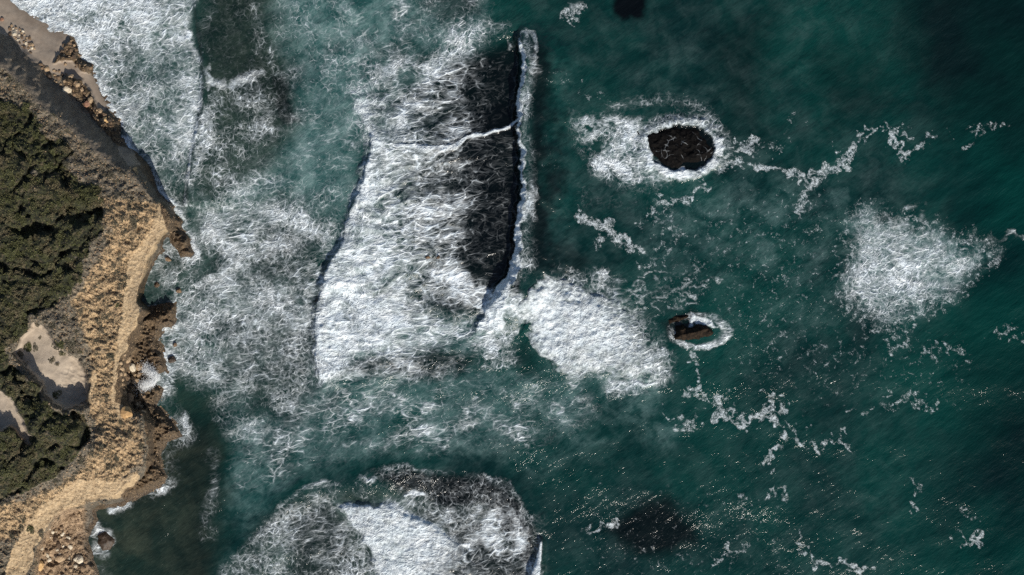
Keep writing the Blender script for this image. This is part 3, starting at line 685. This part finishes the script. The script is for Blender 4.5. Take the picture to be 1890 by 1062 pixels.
def ground_material():
    n = N('coastal_ground')
    P = n.new('ShaderNodeNewGeometry').outputs['Position']
    a = {k: n.attr(k) for k in ('sand', 'rock', 'rubble', 'dune', 'green', 'ochre', 'bare', 'face', 'wet')}
    f1 = n.noise(P, .6, 6, .65); f2 = n.noise(P, 2.5, 5, .65); f3 = n.noise(P, 8.0, 3, .6)
    v = n.vor(n.warp(P, 1.5, .5), 2.2, 'F1', 'Color', '3D'); vsep = n.new('ShaderNodeSeparateColor'); n.put(vsep.inputs[0], v); vr = vsep.outputs[0]
    tan = n.mix(n.rng(f2, .32, .66), (.21, .14, .075), (.56, .40, .23))
    tan = n.mix(n.rng(f1, .55, .75, 0, .6), tan, (.24, .21, .16))
    grey = n.mix(n.rng(f2, .35, .65), (.06, .055, .045), (.24, .20, .145))
    base = n.mix(n.rng(n.add(a['bare'], n.mul(n.sub(f1, .5), 1.2)), .35, .65), grey, tan)
    base = n.mix(n.mul(n.rng(n.noise(P, 1.4, 4, .7), .52, .62), .75), base, (.045, .042, .026))   # low dry plants
    och = n.mix(n.rng(f2, .3, .7), (.40, .285, .16), (.62, .47, .29))
    och = n.mix(n.rng(n.noise(P, 1.1, 5, .7), .50, .66, 0, .75), och, (.27, .185, .105))
    och = n.mix(n.rng(f3, .58, .72, 0, .5), och, (.22, .13, .06))
    base = n.mix(n.rng(n.add(a['ochre'], n.add(n.mul(n.sub(f2, .5), .9), n.mul(n.sub(f1, .5), 1.1))), .30, .85), base, och)
    du = n.mix(n.rng(f1, .3, .7), (.31, .255, .195), (.42, .35, .27))
    base = n.mix(n.rng(n.add(a['dune'], n.mul(n.sub(f2, .5), .5)), .4, .6), base, du)
    fcx = n.mix(n.rng(n.noise(n.mapv(P, (1, .25, .25), (0, 0, .8)), 1.2, 5, .7), .35, .65), (.13, .105, .08), (.23, .19, .145))
    base = n.mix(a['face'], base, fcx)
    rk = n.mix(n.rng(f2, .3, .68), (.035, .023, .014), (.17, .115, .062))
    rk = n.mix(n.rng(f1, .56, .72, 0, .7), rk, (.24, .175, .10))
    base = n.mix(n.rng(n.add(a['rock'], n.mul(n.sub(f2, .5), .6)), .35, .65), base, rk)
    rb = n.mix(vr, (.13, .085, .05), (.42, .30, .19))
    base = n.mix(a['rubble'], base, rb)
    sd = n.mix(n.rng(f1, .3, .7), (.25, .20, .155), (.31, .255, .20))
    base = n.mix(n.rng(n.add(a['sand'], n.mul(n.sub(f2, .5), .3)), .4, .6), base, sd)
    gr = n.mix(n.rng(n.noise(P, .35, 4, .6), .35, .65), (.026, .032, .010), (.062, .068, .020))
    gr = n.mix(n.rng(f2, .4, .7), (.010, .011, .005), gr)
    gr = n.mix(n.rng(n.noise(P, .8, 5, .7), .52, .62, 0, .8), gr, (.12, .095, .055))
    base = n.mix(n.rng(n.add(a['green'], n.mul(n.sub(f1, .5), 1.3)), .35, .65), base, gr)
    base = n.mix(n.mul(a['wet'], .65), base, n.mix(.5, base, (.02, .016, .01)))
    rough = n.mixf(a['wet'], .95, .45)
    smo = n.math('SUBTRACT', 1.0, n.mx(a['sand'], n.mul(a['dune'], .8)), clamp=True)
    b = n.bump(n.add(n.add(n.mul(f2, .5), n.mul(f3, .22)), n.mul(vr, .12)), .55, n.add(n.mul(smo, .95), .06))
    return n.out(Base_Color=base, Roughness=rough, Normal=b)
GROUND = ground_material()
wet = sm(22, 2, dc + 14 * T.n3)
tat = dict(sand=sand * (1 - brock), rock=np.maximum(np.maximum(plat, brock), sm(6, 0, dc) * (1 - sand)), rubble=rub, dune=dune, green=greens, ochre=ochre, bare=bare, face=face, wet=wet)
dcc = (dc[:-1, :-1] + dc[1:, 1:]) * .5
link('cliff_terrain', mesh_from_grid('cliff_terrain', LP, dcc > -50, tat), GROUND, kind='structure')

def at(px, py, A=None):
    """world point on the land under photograph pixel (px, py)"""
    i = np.clip(np.searchsorted(lx, px), 1, len(lx) - 1); j = np.clip(np.searchsorted(ly, py), 1, len(ly) - 1)
    return LP[j, i]
def sample(A, px, py):
    i = np.clip(np.searchsorted(lx, px), 1, len(lx) - 1); j = np.clip(np.searchsorted(ly, py), 1, len(ly) - 1); return A[j, i]

def subset(name, mask, lift, thr=.5):
    Q = LP.copy(); Q[..., 2] += lift
    mm = np.minimum(mask[:-1, :-1], mask[1:, 1:])
    return link(name, mesh_from_grid(name, Q, (mm > thr) & (dcc > 0), tat), GROUND, kind='structure')
subset('beach', sand * sm(0, 4, dc) * (1 - brock), .015)
subset('cliff_path', ochre * sm(0, 1, ramp), .015)
subset('sand_hollow', dune, .015)

# ------------------------------------------------------------------ rocks
def rock_mat(name, c0, c1, rough=.9, sc_=2.0):
    n = N(name); tc = n.new('ShaderNodeTexCoord').outputs['Object']
    oi = n.new('ShaderNodeObjectInfo').outputs['Random']
    p = n.vec('ADD', tc, n.vec('SCALE', (7, 3, 5), scale=oi))
    f = n.noise(p, sc_, 6, .65); g = n.noise(p, sc_ * 5, 3, .6)
    c = n.mix(n.rng(n.add(f, n.mul(n.sub(oi, .5), .25)), .3, .7), c0, c1)
    c = n.mix(n.rng(g, .55, .75, 0, .5), c, tuple(q * .45 for q in c0))
    return n.out(Base_Color=c, Roughness=rough, Normal=n.bump(n.add(n.mul(f, .5), n.mul(g, .2)), .3, .9))
M_TAN = rock_mat('tan_sandstone', (.22, .15, .09), (.46, .33, .20))
M_PALE = rock_mat('pale_limestone', (.45, .38, .28), (.68, .60, .46))
M_BROWN = rock_mat('brown_rock', (.07, .045, .028), (.24, .16, .095))
M_DARK = rock_mat('wet_dark_rock', (.012, .009, .006), (.06, .038, .022), .5)
M_OCHRE = rock_mat('ochre_sandstone', (.38, .23, .10), (.60, .40, .19))
M_RED = rock_mat('reddish_rock', (.26, .13, .08), (.50, .30, .20))
import bmesh
from mathutils import noise as mno
def rock_mesh(name, seed, sub=2, flat=.6, blocky=.5):
    rr = random.Random(seed); bm = bmesh.new(); bmesh.ops.create_icosphere(bm, subdivisions=sub, radius=1)
    off = Vector((rr.uniform(-50, 50), rr.uniform(-50, 50), rr.uniform(-50, 50)))
    planes = []
    for k in range(9):
        v = Vector((rr.gauss(0, 1), rr.gauss(0, 1), rr.gauss(0, 1))).normalized(); planes.append((v, rr.uniform(.55, .85)))
    for v in bm.verts:
        p = v.co.copy()
        for q, d_ in planes:
            t = p.dot(q) - d_
            if t > 0: p -= q * t * (.4 + blocky)
        p *= 1 + .28 * mno.noise(p * 1.3 + off) + .12 * mno.noise(p * 3.5 + off)
        v.co = Vector((p.x, p.y, p.z * flat))
    me = bpy.data.meshes.new(name); bm.to_mesh(me); bm.free(); return me
ROCKS = {}
def variants(mat):
    if mat.name not in ROCKS:
        ROCKS[mat.name] = [rock_mesh('boulder', 100 + 13 * k + len(mat.name), 2, .45 + .12 * (k % 3)) for k in range(6)]
        for m_ in ROCKS[mat.name]: m_.materials.append(mat)
    return ROCKS[mat.name]
def inside(px, py, pts):
    c = False; n = len(pts)
    for i in range(n):
        (ax, ay), (bx, by) = pts[i], pts[(i + 1) % n]
        if (ay > py) != (by > py) and px < ax + (py - ay) * (bx - ax) / (by - ay): c = not c
    return c
def put_rock(px, py, r, mat, label, rr, group=None, name='boulder', stretch=None, rot=None, z=None, cat='boulder', sink=.1):
    ms = variants(mat); o = bpy.data.objects.new(name, ms[rr.randrange(len(ms))]); sc.collection.objects.link(o)
    p = at(px, py); s_ = r * S
    st = stretch or (rr.uniform(.8, 1.25), rr.uniform(.75, 1.1), rr.uniform(.8, 1.2))
    zz = p[2] if z is None else z
    if z is not None: p = ((px - CX) * S * (1 - z / HCAM), (CY - py) * S * (1 - z / HCAM))
    o.location = (p[0], p[1], zz + s_ * .3 - s_ * sink); o.scale = (s_ * st[0], s_ * st[1], s_ * st[2])
    o.rotation_euler = (rr.uniform(-.25, .25), rr.uniform(-.25, .25), rr.uniform(0, 6.28) if rot is None else rot)
    o['label'] = label; o['category'] = cat
    if group: o['group'] = group
    return o
def scatter(pts, n, r0, r1, mats, label, group, seed, gap=.75, rpow=2.2):
    rr = random.Random(seed); done = []; tries = 0
    x0, x1 = min(p[0] for p in pts), max(p[0] for p in pts); y0, y1_ = min(p[1] for p in pts), max(p[1] for p in pts)
    while len(done) < n and tries < n * 60:
        tries += 1; px, py = rr.uniform(x0, x1), rr.uniform(y0, y1_)
        if not inside(px, py, pts): continue
        r = r0 + (r1 - r0) * rr.random() ** rpow
        if any((px - a) ** 2 + (py - b) ** 2 < ((r + c) * gap) ** 2 for a, b, c in done): continue
        done.append((px, py, r)); mt = rr.choice(mats); lb, gp = label(px, py, (r - r0) / (r1 - r0), COL[mt.name])
        put_rock(px, py, r, mt, lb, rr, gp)
COL = {'tan_sandstone': 'tan', 'pale_limestone': 'pale', 'brown_rock': 'brown', 'wet_dark_rock': 'dark', 'ochre_sandstone': 'ochre'}
def size_word(t): return 'small' if t < .18 else 'middling' if t < .5 else 'large'
def rock_label(where, cuts, words):
    def f(px, py, t, c):
        k = sum(py > q for q in cuts); w_ = words[k]
        return '%s %s boulder %s %s' % (size_word(t), c, w_, where), '%s %s boulders %s %s' % (size_word(t), c, w_, where)
    return f
def shrub_label(kind, where, xc, xw, yc, yw):
    def f(px, py, t):
        q = '%s, %s, %s' % (where, xw[sum(px > c for c in xc)], yw[sum(py > c for c in yc)])
        return '%s %s shrub %s' % (size_word(t), kind, q), '%s %s shrubs %s' % (size_word(t), kind, q)
    return f
R = random.Random(7)
BIG = [(125,165,9,M_PALE,'large pale boulder lying alone among brown rocks at the upper cliff foot'),
       (160,192,8,M_RED,'reddish boulder at the lower end of the small sand strip below the cliff'),
       (194,222,9,M_OCHRE,'angular yellow ochre boulder near the surf below the shaded cliff'),
       (132,142,7,M_TAN,'rounded tan boulder just above the large pale one'),
       (142,155,6,M_TAN,'tan boulder leaning against the dark rocks right of the large pale one'),
       (183,205,7,M_TAN,'light tan boulder between the reddish and the ochre boulders'),
       (235,762,13,M_OCHRE,'big ochre block with a flat lit face fallen below the path'),
       (238,738,12,M_BROWN,'large brown boulder directly above the big ochre block'),
       (245,678,7,M_PALE,'small bright whitish boulder in the rubble under the path'),
       (236,664,8,M_TAN,'tan boulder at the top of the rubble under the path'),
       (249,702,8,M_TAN,'round grey tan boulder next to the white spray'),
       (228,690,7,M_TAN,'tan boulder against the foot of the path edge'),
       (126,993,6,M_PALE,'whitish rounded stone highest on the rubble slope at the bottom cove'),
       (129,1009,6,M_PALE,'white oval stone in the middle of the bottom rubble slope'),
       (145,1031,8,M_PALE,'broad pale slab nearest the water on the bottom rubble slope'),
       (137,1044,6,M_PALE,'upright white stone at the bottom edge of the rubble slope'),
       (110,1032,9,M_TAN,'long light slab lying across the bottom rubble slope'),
       (74,1043,11,M_OCHRE,'large ochre rock under the path at the bottom edge'),
       (3,36,5,M_RED,'small reddish rock at the left edge of the beach'),
       (290,526,7,M_BROWN,'brown rock standing in the surf inside the dark cove'),
       (311,479,6,M_BROWN,'small brown rock awash at the mouth of the dark cove'),
       (331,537,6,M_BROWN,'rock awash in white foam outside the dark cove'),
       (323,637,5,M_BROWN,'small brown rock in white foam off the ragged rock shelf'),
       (318,664,7,M_DARK,'dark rock beside a blue shaded pool at the shelf edge')]
for a in BIG:
    sea_z = .1 if sample(dc, a[0], a[1]) < 0 else None
    put_rock(*a, R, z=sea_z)
scatter([(17,46),(32,50),(52,66),(64,88),(58,98),(44,88),(30,74),(18,62)], 34, 2.2, 5.5, [M_TAN, M_BROWN, M_TAN, M_PALE], rock_label('of the loose cluster on the pale beach', (62, 78), ('at the top', 'in the middle', 'at the foot')), None, 1)
scatter([(72,116),(100,128),(128,138),(150,160),(178,198),(196,214),(222,240),(216,262),(190,236),(150,192),(112,160),(80,138)], 66, 2.5, 7.5, [M_BROWN, M_TAN, M_BROWN, M_DARK], rock_label('at the foot of the shaded cliff', (150, 190, 222), ('beside the beach', 'beside the narrow sand strip', 'below the narrow sand strip', 'nearest the cliff point')), None, 2)
scatter([(100,112),(124,66),(136,82),(152,108),(172,116),(172,132),(150,126),(120,120)], 20, 2.5, 5.5, [M_BROWN, M_TAN], rock_label('of the rocky spur dividing the beach', (100,), ('at the seaward tip', 'at the inland end')), None, 3)
scatter([(66,1062),(72,1010),(84,985),(100,962),(130,945),(148,950),(150,985),(140,1010),(155,1050),(160,1075),(60,1080)], 92, 2.2, 6.5, [M_TAN, M_BROWN, M_TAN, M_BROWN, M_PALE], rock_label('of the rubble slope in the bottom cove', (975, 1010, 1040), ('at the top', 'in the upper half', 'in the lower half', 'at the bottom edge')), None, 4)
scatter([(222,652),(250,655),(262,690),(258,720),(272,740),(262,772),(238,776),(222,740),(219,700)], 46, 2.8, 7.5, [M_TAN, M_BROWN, M_TAN], rock_label('the white spray, in the rubble under the path', (685, 715, 740), ('well above', 'level with', 'just below', 'far below')), None, 5)

def reef_rock(name, label, pts, hgt, mat, veins=0.0, seed=1, cat='rock', soft=14):
    xs_ = np.arange(min(p[0] for p in pts) - 14, max(p[0] for p in pts) + 15, 1.25); ys_ = np.arange(min(p[1] for p in pts) - 14, max(p[1] for p in pts) + 15, 1.25)
    g = Grid(xs_, ys_, 300 + seed, 3, 5); sd = g.poly(pts, 40, 'w')
    zz = -.9 + .9 * sm(-8, 2, sd) + hgt * sm(0, soft, sd) * (.55 + .9 * (ridged(g.X, g.Y, 20, 4, seed) - .15)) + .1 * (ridged(g.X, g.Y, 6, 2, seed + 1) - .5)
    zz += .25
    P3 = np.stack([(g.X - CX) * S, (CY - g.Y) * S, zz], -1)
    cc = (sd[:-1, :-1] + sd[1:, 1:]) * .5
    return link(name, mesh_from_grid(name, P3, cc > -8), mat, label=label, category=cat)
def veined(name, c0, c1, amt):
    n = N(name); P = n.vec('MULTIPLY', n.new('ShaderNodeNewGeometry').outputs['Position'], (1, 1, 0))
    V = n.warp(n.warp(P, .4, 2.2, 2), 1.6, .5, 2); e = n.vor(V, .8)
    t = n.math('SUBTRACT', 1.0, n.math('DIVIDE', e, .07), clamp=True)
    t = n.mul(t, n.rng(n.noise(V, .5, 3, .6), .50, .64, 0, amt))
    f = n.noise(P, 1.6, 5, .65)
    c = n.mix(n.rng(f, .35, .7), c0, c1); c = n.mix(t, c, (.7, .75, .78))
    return n.out(Base_Color=c, Roughness=.8, Specular_IOR_Level=.12, Normal=n.bump(f, .35, .8))
M_BLACK = veined('black_reef', (.0010, .0010, .0012), (.0045, .0035, .003), .30)
M_SEAROCK = veined('dark_brown_sea_rock', (.007, .005, .0035), (.035, .023, .014), .0)
reef_rock('sea_rock', 'large round black reef ringed by white foam', [(1174,246),(1204,234),(1222,238),(1236,229),(1266,231),(1284,236),(1296,252),(1308,262),(1318,278),(1342,293),(1308,292),(1290,302),(1262,304),(1244,314),(1226,308),(1212,292),(1200,284),(1196,268)], .75, M_BLACK, seed=4)
reef_rock('sea_rock', 'small oblong dark brown rock with a surf ring, right of the white water', [(1243,604),(1262,602),(1285,600),(1306,601),(1318,612),(1316,621),(1295,626),(1262,629),(1244,628)], 1.3, M_SEAROCK, seed=5, soft=9)
reef_rock('sea_rock', 'jagged dark rock awash at the upper left of the oblong rock', [(1232,590),(1248,582),(1270,581),(1268,590),(1252,598),(1238,604)], .45, M_SEAROCK, seed=6, soft=7)
reef_rock('sea_rock', 'little brown rock breaking the surf front beside the dark water', [(666,310),(674,306),(681,311),(680,319),(671,321)], .7, M_BROWN, seed=7, soft=4)
reef_rock('sea_rock', 'brown rock tips showing through the middle of the foam field', [(783,470),(792,466),(799,470),(797,476),(788,478)], .8, M_BROWN, seed=8, soft=4)
reef_rock('sea_rock', 'smaller brown rock tip just right of the first in the foam field', [(801,472),(808,468),(814,471),(812,478),(803,479)], .7, M_BROWN, seed=9, soft=4)
reef_rock('sea_rock', 'dark reef with foam swirling over it in the bottom cove', [(186,988),(198,984),(206,996),(204,1012),(192,1014),(186,1002)], .35, M_DARK, seed=10, soft=6)

# ------------------------------------------------------------------ scrub
def leaf_mat(name, c0, c1, c2):
    n = N(name); P = n.new('ShaderNodeNewGeometry').outputs['Position']; rnd = n.new('ShaderNodeNewGeometry').outputs['Random Per Island']
    oi = n.new('ShaderNodeObjectInfo').outputs['Random']
    c = n.mix(rnd, c0, c1); c = n.mix(n.rng(n.add(n.noise(P, .25, 3, .6), n.mul(n.sub(oi, .5), .2)), .4, .68), c, c2)
    return n.out(Base_Color=c, Roughness=.75)
M_GREEN = leaf_mat('green_leaves', (.028, .031, .009), (.105, .108, .032), (.120, .096, .050))
M_DRYLEAF = leaf_mat('grey_green_leaves', (.035, .034, .020), (.12, .105, .065), (.15, .12, .075))
rs = np.random.RandomState(5)
def tufts(C_, size, seed, tilt=.9):
    """quads at centres C_ (n,3) of the given sizes, randomly tilted: an (n*4,3) array"""
    rr = np.random.RandomState(seed); n = len(C_)
    nz = np.stack([rr.normal(0, tilt, n), rr.normal(0, tilt, n), np.ones(n)], -1); nz /= np.linalg.norm(nz, axis=1)[:, None]
    a = rr.uniform(0, 6.28, n); t = np.stack([np.cos(a), np.sin(a), np.zeros(n)], -1)
    u = np.cross(nz, t); u /= np.linalg.norm(u, axis=1)[:, None]; v = np.cross(nz, u)
    s_ = size[:, None]; w_ = s_ * rr.uniform(.45, .9, n)[:, None]
    return np.stack([C_ - u * s_ * .9, C_ - v * w_ * .8 + nz * s_ * .12, C_ + u * s_, C_ + v * w_ * .8 + nz * s_ * .12], 1).reshape(-1, 3)
def quad_mesh(name, V):
    n = len(V) // 4; me = bpy.data.meshes.new(name)
    me.vertices.add(len(V)); me.vertices.foreach_set('co', V.astype(np.float32).ravel())
    me.loops.add(len(V)); me.loops.foreach_set('vertex_index', np.arange(len(V), dtype=np.int32))
    me.polygons.add(n); me.polygons.foreach_set('loop_start', np.arange(0, len(V), 4, dtype=np.int32)); me.polygons.foreach_set('loop_total', np.full(n, 4, np.int32))
    me.update(calc_edges=True); return me
def field_points(mask, n, seed, box=(-60, 330, -60, 1120)):
    rr = np.random.RandomState(seed); px = rr.uniform(box[0], box[1], n * 6); py = rr.uniform(box[2], box[3], n * 6)
    i = np.clip(np.searchsorted(lx, px), 1, len(lx) - 1); j = np.clip(np.searchsorted(ly, py), 1, len(ly) - 1)
    ok = rr.rand(n * 6) < mask[j, i]; return LP[j, i][ok][:n] + np.stack([rr.uniform(-.07, .07, ok.sum())[:n], rr.uniform(-.07, .07, ok.sum())[:n], np.zeros(min(n, ok.sum()))], -1)
C1 = field_points(greens * (.10 + .90 * (fbm(x, y, 11, 4, 130, .65) > .50)) * (1 - .8 * sm(.6, .8, gul2)), 85000, 6); C1[:, 2] += rs.uniform(0, .20, len(C1))
link('coastal_scrub', quad_mesh('coastal_scrub', tufts(C1, rs.uniform(.05, .15, len(C1)), 7)), M_GREEN, kind='stuff', label='dense dark green scrub covering the clifftop', category='scrub')
drym = np.clip(bumpy * (ramp > .7) * (1 - greens) * (1 - ochre) * (.12 + .9 * (fbm(x, y, 22, 4, 131, .6) > .53)), 0, 1)
C2 = field_points(drym, 26000, 8); C2[:, 2] += rs.uniform(0, .12, len(C2))
link('dry_undergrowth', quad_mesh('dry_undergrowth', tufts(C2, rs.uniform(.05, .15, len(C2)), 9)), M_DRYLEAF, kind='stuff', label='sparse dry grey undergrowth on the stony clifftop', category='undergrowth')

def shrub_mesh(seed, n, mat):
    rr = np.random.RandomState(seed)
    nl = 5; cen = np.concatenate([[[0, 0, .25]], np.stack([rr.normal(0, .42, nl), rr.normal(0, .42, nl), rr.uniform(.05, .4, nl)], -1)]); rad = np.concatenate([[.72], rr.uniform(.32, .55, nl)])
    k = rr.randint(0, nl + 1, n); d_ = rr.normal(0, 1, (n, 3)); d_[:, 2] = np.abs(d_[:, 2]) * .9 - .1; d_ /= np.linalg.norm(d_, axis=1)[:, None]
    C_ = cen[k] + d_ * rad[k][:, None] * rr.uniform(.7, 1.08, n)[:, None]; C_[:, 2] = np.maximum(C_[:, 2], .02)
    me = quad_mesh('shrub', tufts(C_, rr.uniform(.10, .22, n), seed + 1, 1.0)); me.materials.append(mat); return me
SH_G = [shrub_mesh(200 + k, 260, M_GREEN) for k in range(5)]; SH_D = [shrub_mesh(300 + k, 200, M_DRYLEAF) for k in range(5)]
def shrub(px, py, r, ms, label, rr, group=None, sq=1.0):
    o = bpy.data.objects.new('shrub', ms[rr.randrange(len(ms))]); sc.collection.objects.link(o); p = at(px, py)
    o.location = (p[0], p[1], p[2] - .05); q = r * S; o.scale = (q * rr.uniform(.9, 1.4), q * rr.uniform(.75, 1.1), q * rr.uniform(.38, .62) * sq); o.rotation_euler = (0, 0, rr.uniform(0, 6.28))
    o['label'] = label; o['category'] = 'shrub'
    if group: o['group'] = group
for px, py, r, ms, label in [(74,622,4,SH_D,'tiny lone shrub near the top of the sand hollow'), (50,641,9,SH_G,'dark round shrub on the left side of the sand hollow'), (66,642,5,SH_D,'small shrub right of the dark round one in the sand hollow'),
        (36,656,9,SH_D,'grey green shrub at the left rim of the sand hollow'), (112,634,9,SH_G,'broad shrub mound at the right rim of the sand hollow'), (130,640,9,SH_D,'brownish shrub rightmost in the sand hollow'),
        (118,651,8,SH_G,'dark shrub in the middle of the mounds in the sand hollow'), (96,663,7,SH_D,'low shrub in the centre of the sand hollow'), (104,672,4,SH_D,'tiny shrub below the low central one in the sand hollow'),
        (145,648,6,SH_G,'small dark shrub with a pointed shadow right of the sand hollow'), (100,732,10,SH_G,'shrub standing in the shaded lower part of the sand hollow'), (45,672,6,SH_D,'small shrub on the lower left slope of the sand hollow'),
        (75,985,6,SH_D,'low shrub beside the path above the bottom rubble'), (40,972,9,SH_D,'grey shrub clump left of the curving path'), (55,975,8,SH_G,'greenish shrub clump between the grey clump and the path'),
        (215,562,6,SH_G,'single dark shrub beside the path near the dark cove'), (205,655,6,SH_G,'dark shrub left of the narrow path by the rubble'), (112,632,5,SH_D,'small shrub on top of the broad mound in the hollow')]:
    shrub(px, py, r, ms, label, R)
def shrubs(mask, n, r0, r1, ms, label, group, seed, gap=.7):
    rr = random.Random(seed); done = []; tries = 0
    while len(done) < n and tries < 40000:
        tries += 1; px, py = rr.uniform(-5, 300), rr.uniform(100, 1062)
        if rr.random() > sample(mask, px, py): continue
        r = r0 + (r1 - r0) * rr.random() ** 1.5
        if any((px - a) ** 2 + (py - b) ** 2 < ((r + c) * gap) ** 2 for a, b, c in done): continue
        done.append((px, py, r)); lb, gp = label(px, py, (r - r0) / (r1 - r0)); shrub(px, py, r, ms, lb, rr, gp)
up = (y < 620); 
shrubs(greens * up, 110, 4.5, 10, SH_G, shrub_label('dark green', 'in upper clifftop scrub', (45, 110), ('left edge', 'middle', 'seaward side'), (290, 400, 500), ('near shaded cliff', 'level with cliff point', 'level with dark cove', 'near sand hollow')), None, 11)
shrubs(greens * ~up, 52, 4.5, 9, SH_G, shrub_label('dark green', 'in lower clifftop scrub', (45, 100), ('left edge', 'middle', 'seaward side'), (770, 850), ('beside the hollow', 'halfway down', 'near the curving path')), None, 12)
edge = np.clip(1 - np.abs(greens - .3) * 2, 0, 1) * (ramp > .7) * (1 - dune) * (1 - ochre)
dry = np.clip(bumpy * (ramp > .7) * (1 - greens) * (1 - ochre), 0, 1)
shrubs(dry * up, 82, 3.5, 8, SH_D, shrub_label('dry grey', 'beside upper path', (170, 230), ('near green scrub', 'between scrub and path', 'at cliff edge'), (340, 430, 520), ('above cliff point', 'level with cliff point', 'level with dark cove', 'below dark cove')), None, 13)
shrubs(dry * ~up, 54, 3.5, 8, SH_D, shrub_label('dry grey', 'beside lower path', (80, 170), ('near the left edge', 'mid slope', 'close to the cliff edge'), (740, 840, 940), ('level with the spray', 'below the spray', 'above the bottom cove', 'beside the bottom rubble')), None, 14)

# ------------------------------------------------------------------ loose stones, spray
def blobs(name, C_, size, seed, mat, **props):
    """a small eight-faced stone at each centre, all in one mesh"""
    rr = np.random.RandomState(seed); n = len(C_)
    base = np.array([(1,0,0),(0,1,0),(-1,0,0),(0,-1,0),(0,0,.8),(0,0,-.8)], float)
    V = base[None] * rr.uniform(.6, 1.2, (n, 6, 1)); a = rr.uniform(0, 6.28, n); ca, sa = np.cos(a)[:, None], np.sin(a)[:, None]
    V = np.stack([V[..., 0] * ca - V[..., 1] * sa, (V[..., 0] * sa + V[..., 1] * ca), V[..., 2]], -1) * size[:, None, None] + C_[:, None, :]
    F = np.array([(0,1,4),(1,2,4),(2,3,4),(3,0,4),(1,0,5),(2,1,5),(3,2,5),(0,3,5)]); F = (F[None] + 6 * np.arange(n)[:, None, None]).reshape(-1, 3)
    me = bpy.data.meshes.new(name); me.vertices.add(n * 6); me.vertices.foreach_set('co', V.astype(np.float32).ravel())
    me.loops.add(F.size); me.loops.foreach_set('vertex_index', F.ravel().astype(np.int32)); me.polygons.add(len(F))
    me.polygons.foreach_set('loop_start', np.arange(0, F.size, 3, dtype=np.int32)); me.polygons.foreach_set('loop_total', np.full(len(F), 3, np.int32)); me.update(calc_edges=True)
    return link(name, me, mat, kind='stuff', **props)
sm_ = np.clip(dry * .5 + rub * 1.0 + ochre * .12 * (ramp > .9) + brock * .4 + plat * .25, 0, 1)
C3 = field_points(sm_, 9000, 15); blobs('loose_stones', C3, rs.uniform(.05, .19, len(C3)) ** 1.0, 16, M_TAN, label='loose tan stones scattered over the stony ground', category='stones')
n = N('white_spray'); SPRAY = n.out(Base_Color=(.85, .88, .9), Roughness=.9)
k = 9000; rr = np.random.RandomState(17); t = rr.beta(1.2, 1.6, k); ang = rr.choice([0, 1], k)
ax = np.where(ang == 0, 290 - 28 * t, 286 - 32 * t); ay = np.where(ang == 0, 698 - 24 * t, 702 + 16 * t)
px = ax + rr.normal(0, 3.0, k) * (1 + 1.2 * t); py = ay + rr.normal(0, 3.0, k) * (1 + 1.2 * t)
zz = 1.2 + rr.gamma(2, .5, k)
C4 = np.stack([(px - CX) * S * (1 - zz / HCAM), (CY - py) * S * (1 - zz / HCAM), zz], -1)
blobs('sea_spray', C4, rr.uniform(.02, .07, k), 18, SPRAY, label='white spray thrown over the rocks by a breaking wave', category='spray')
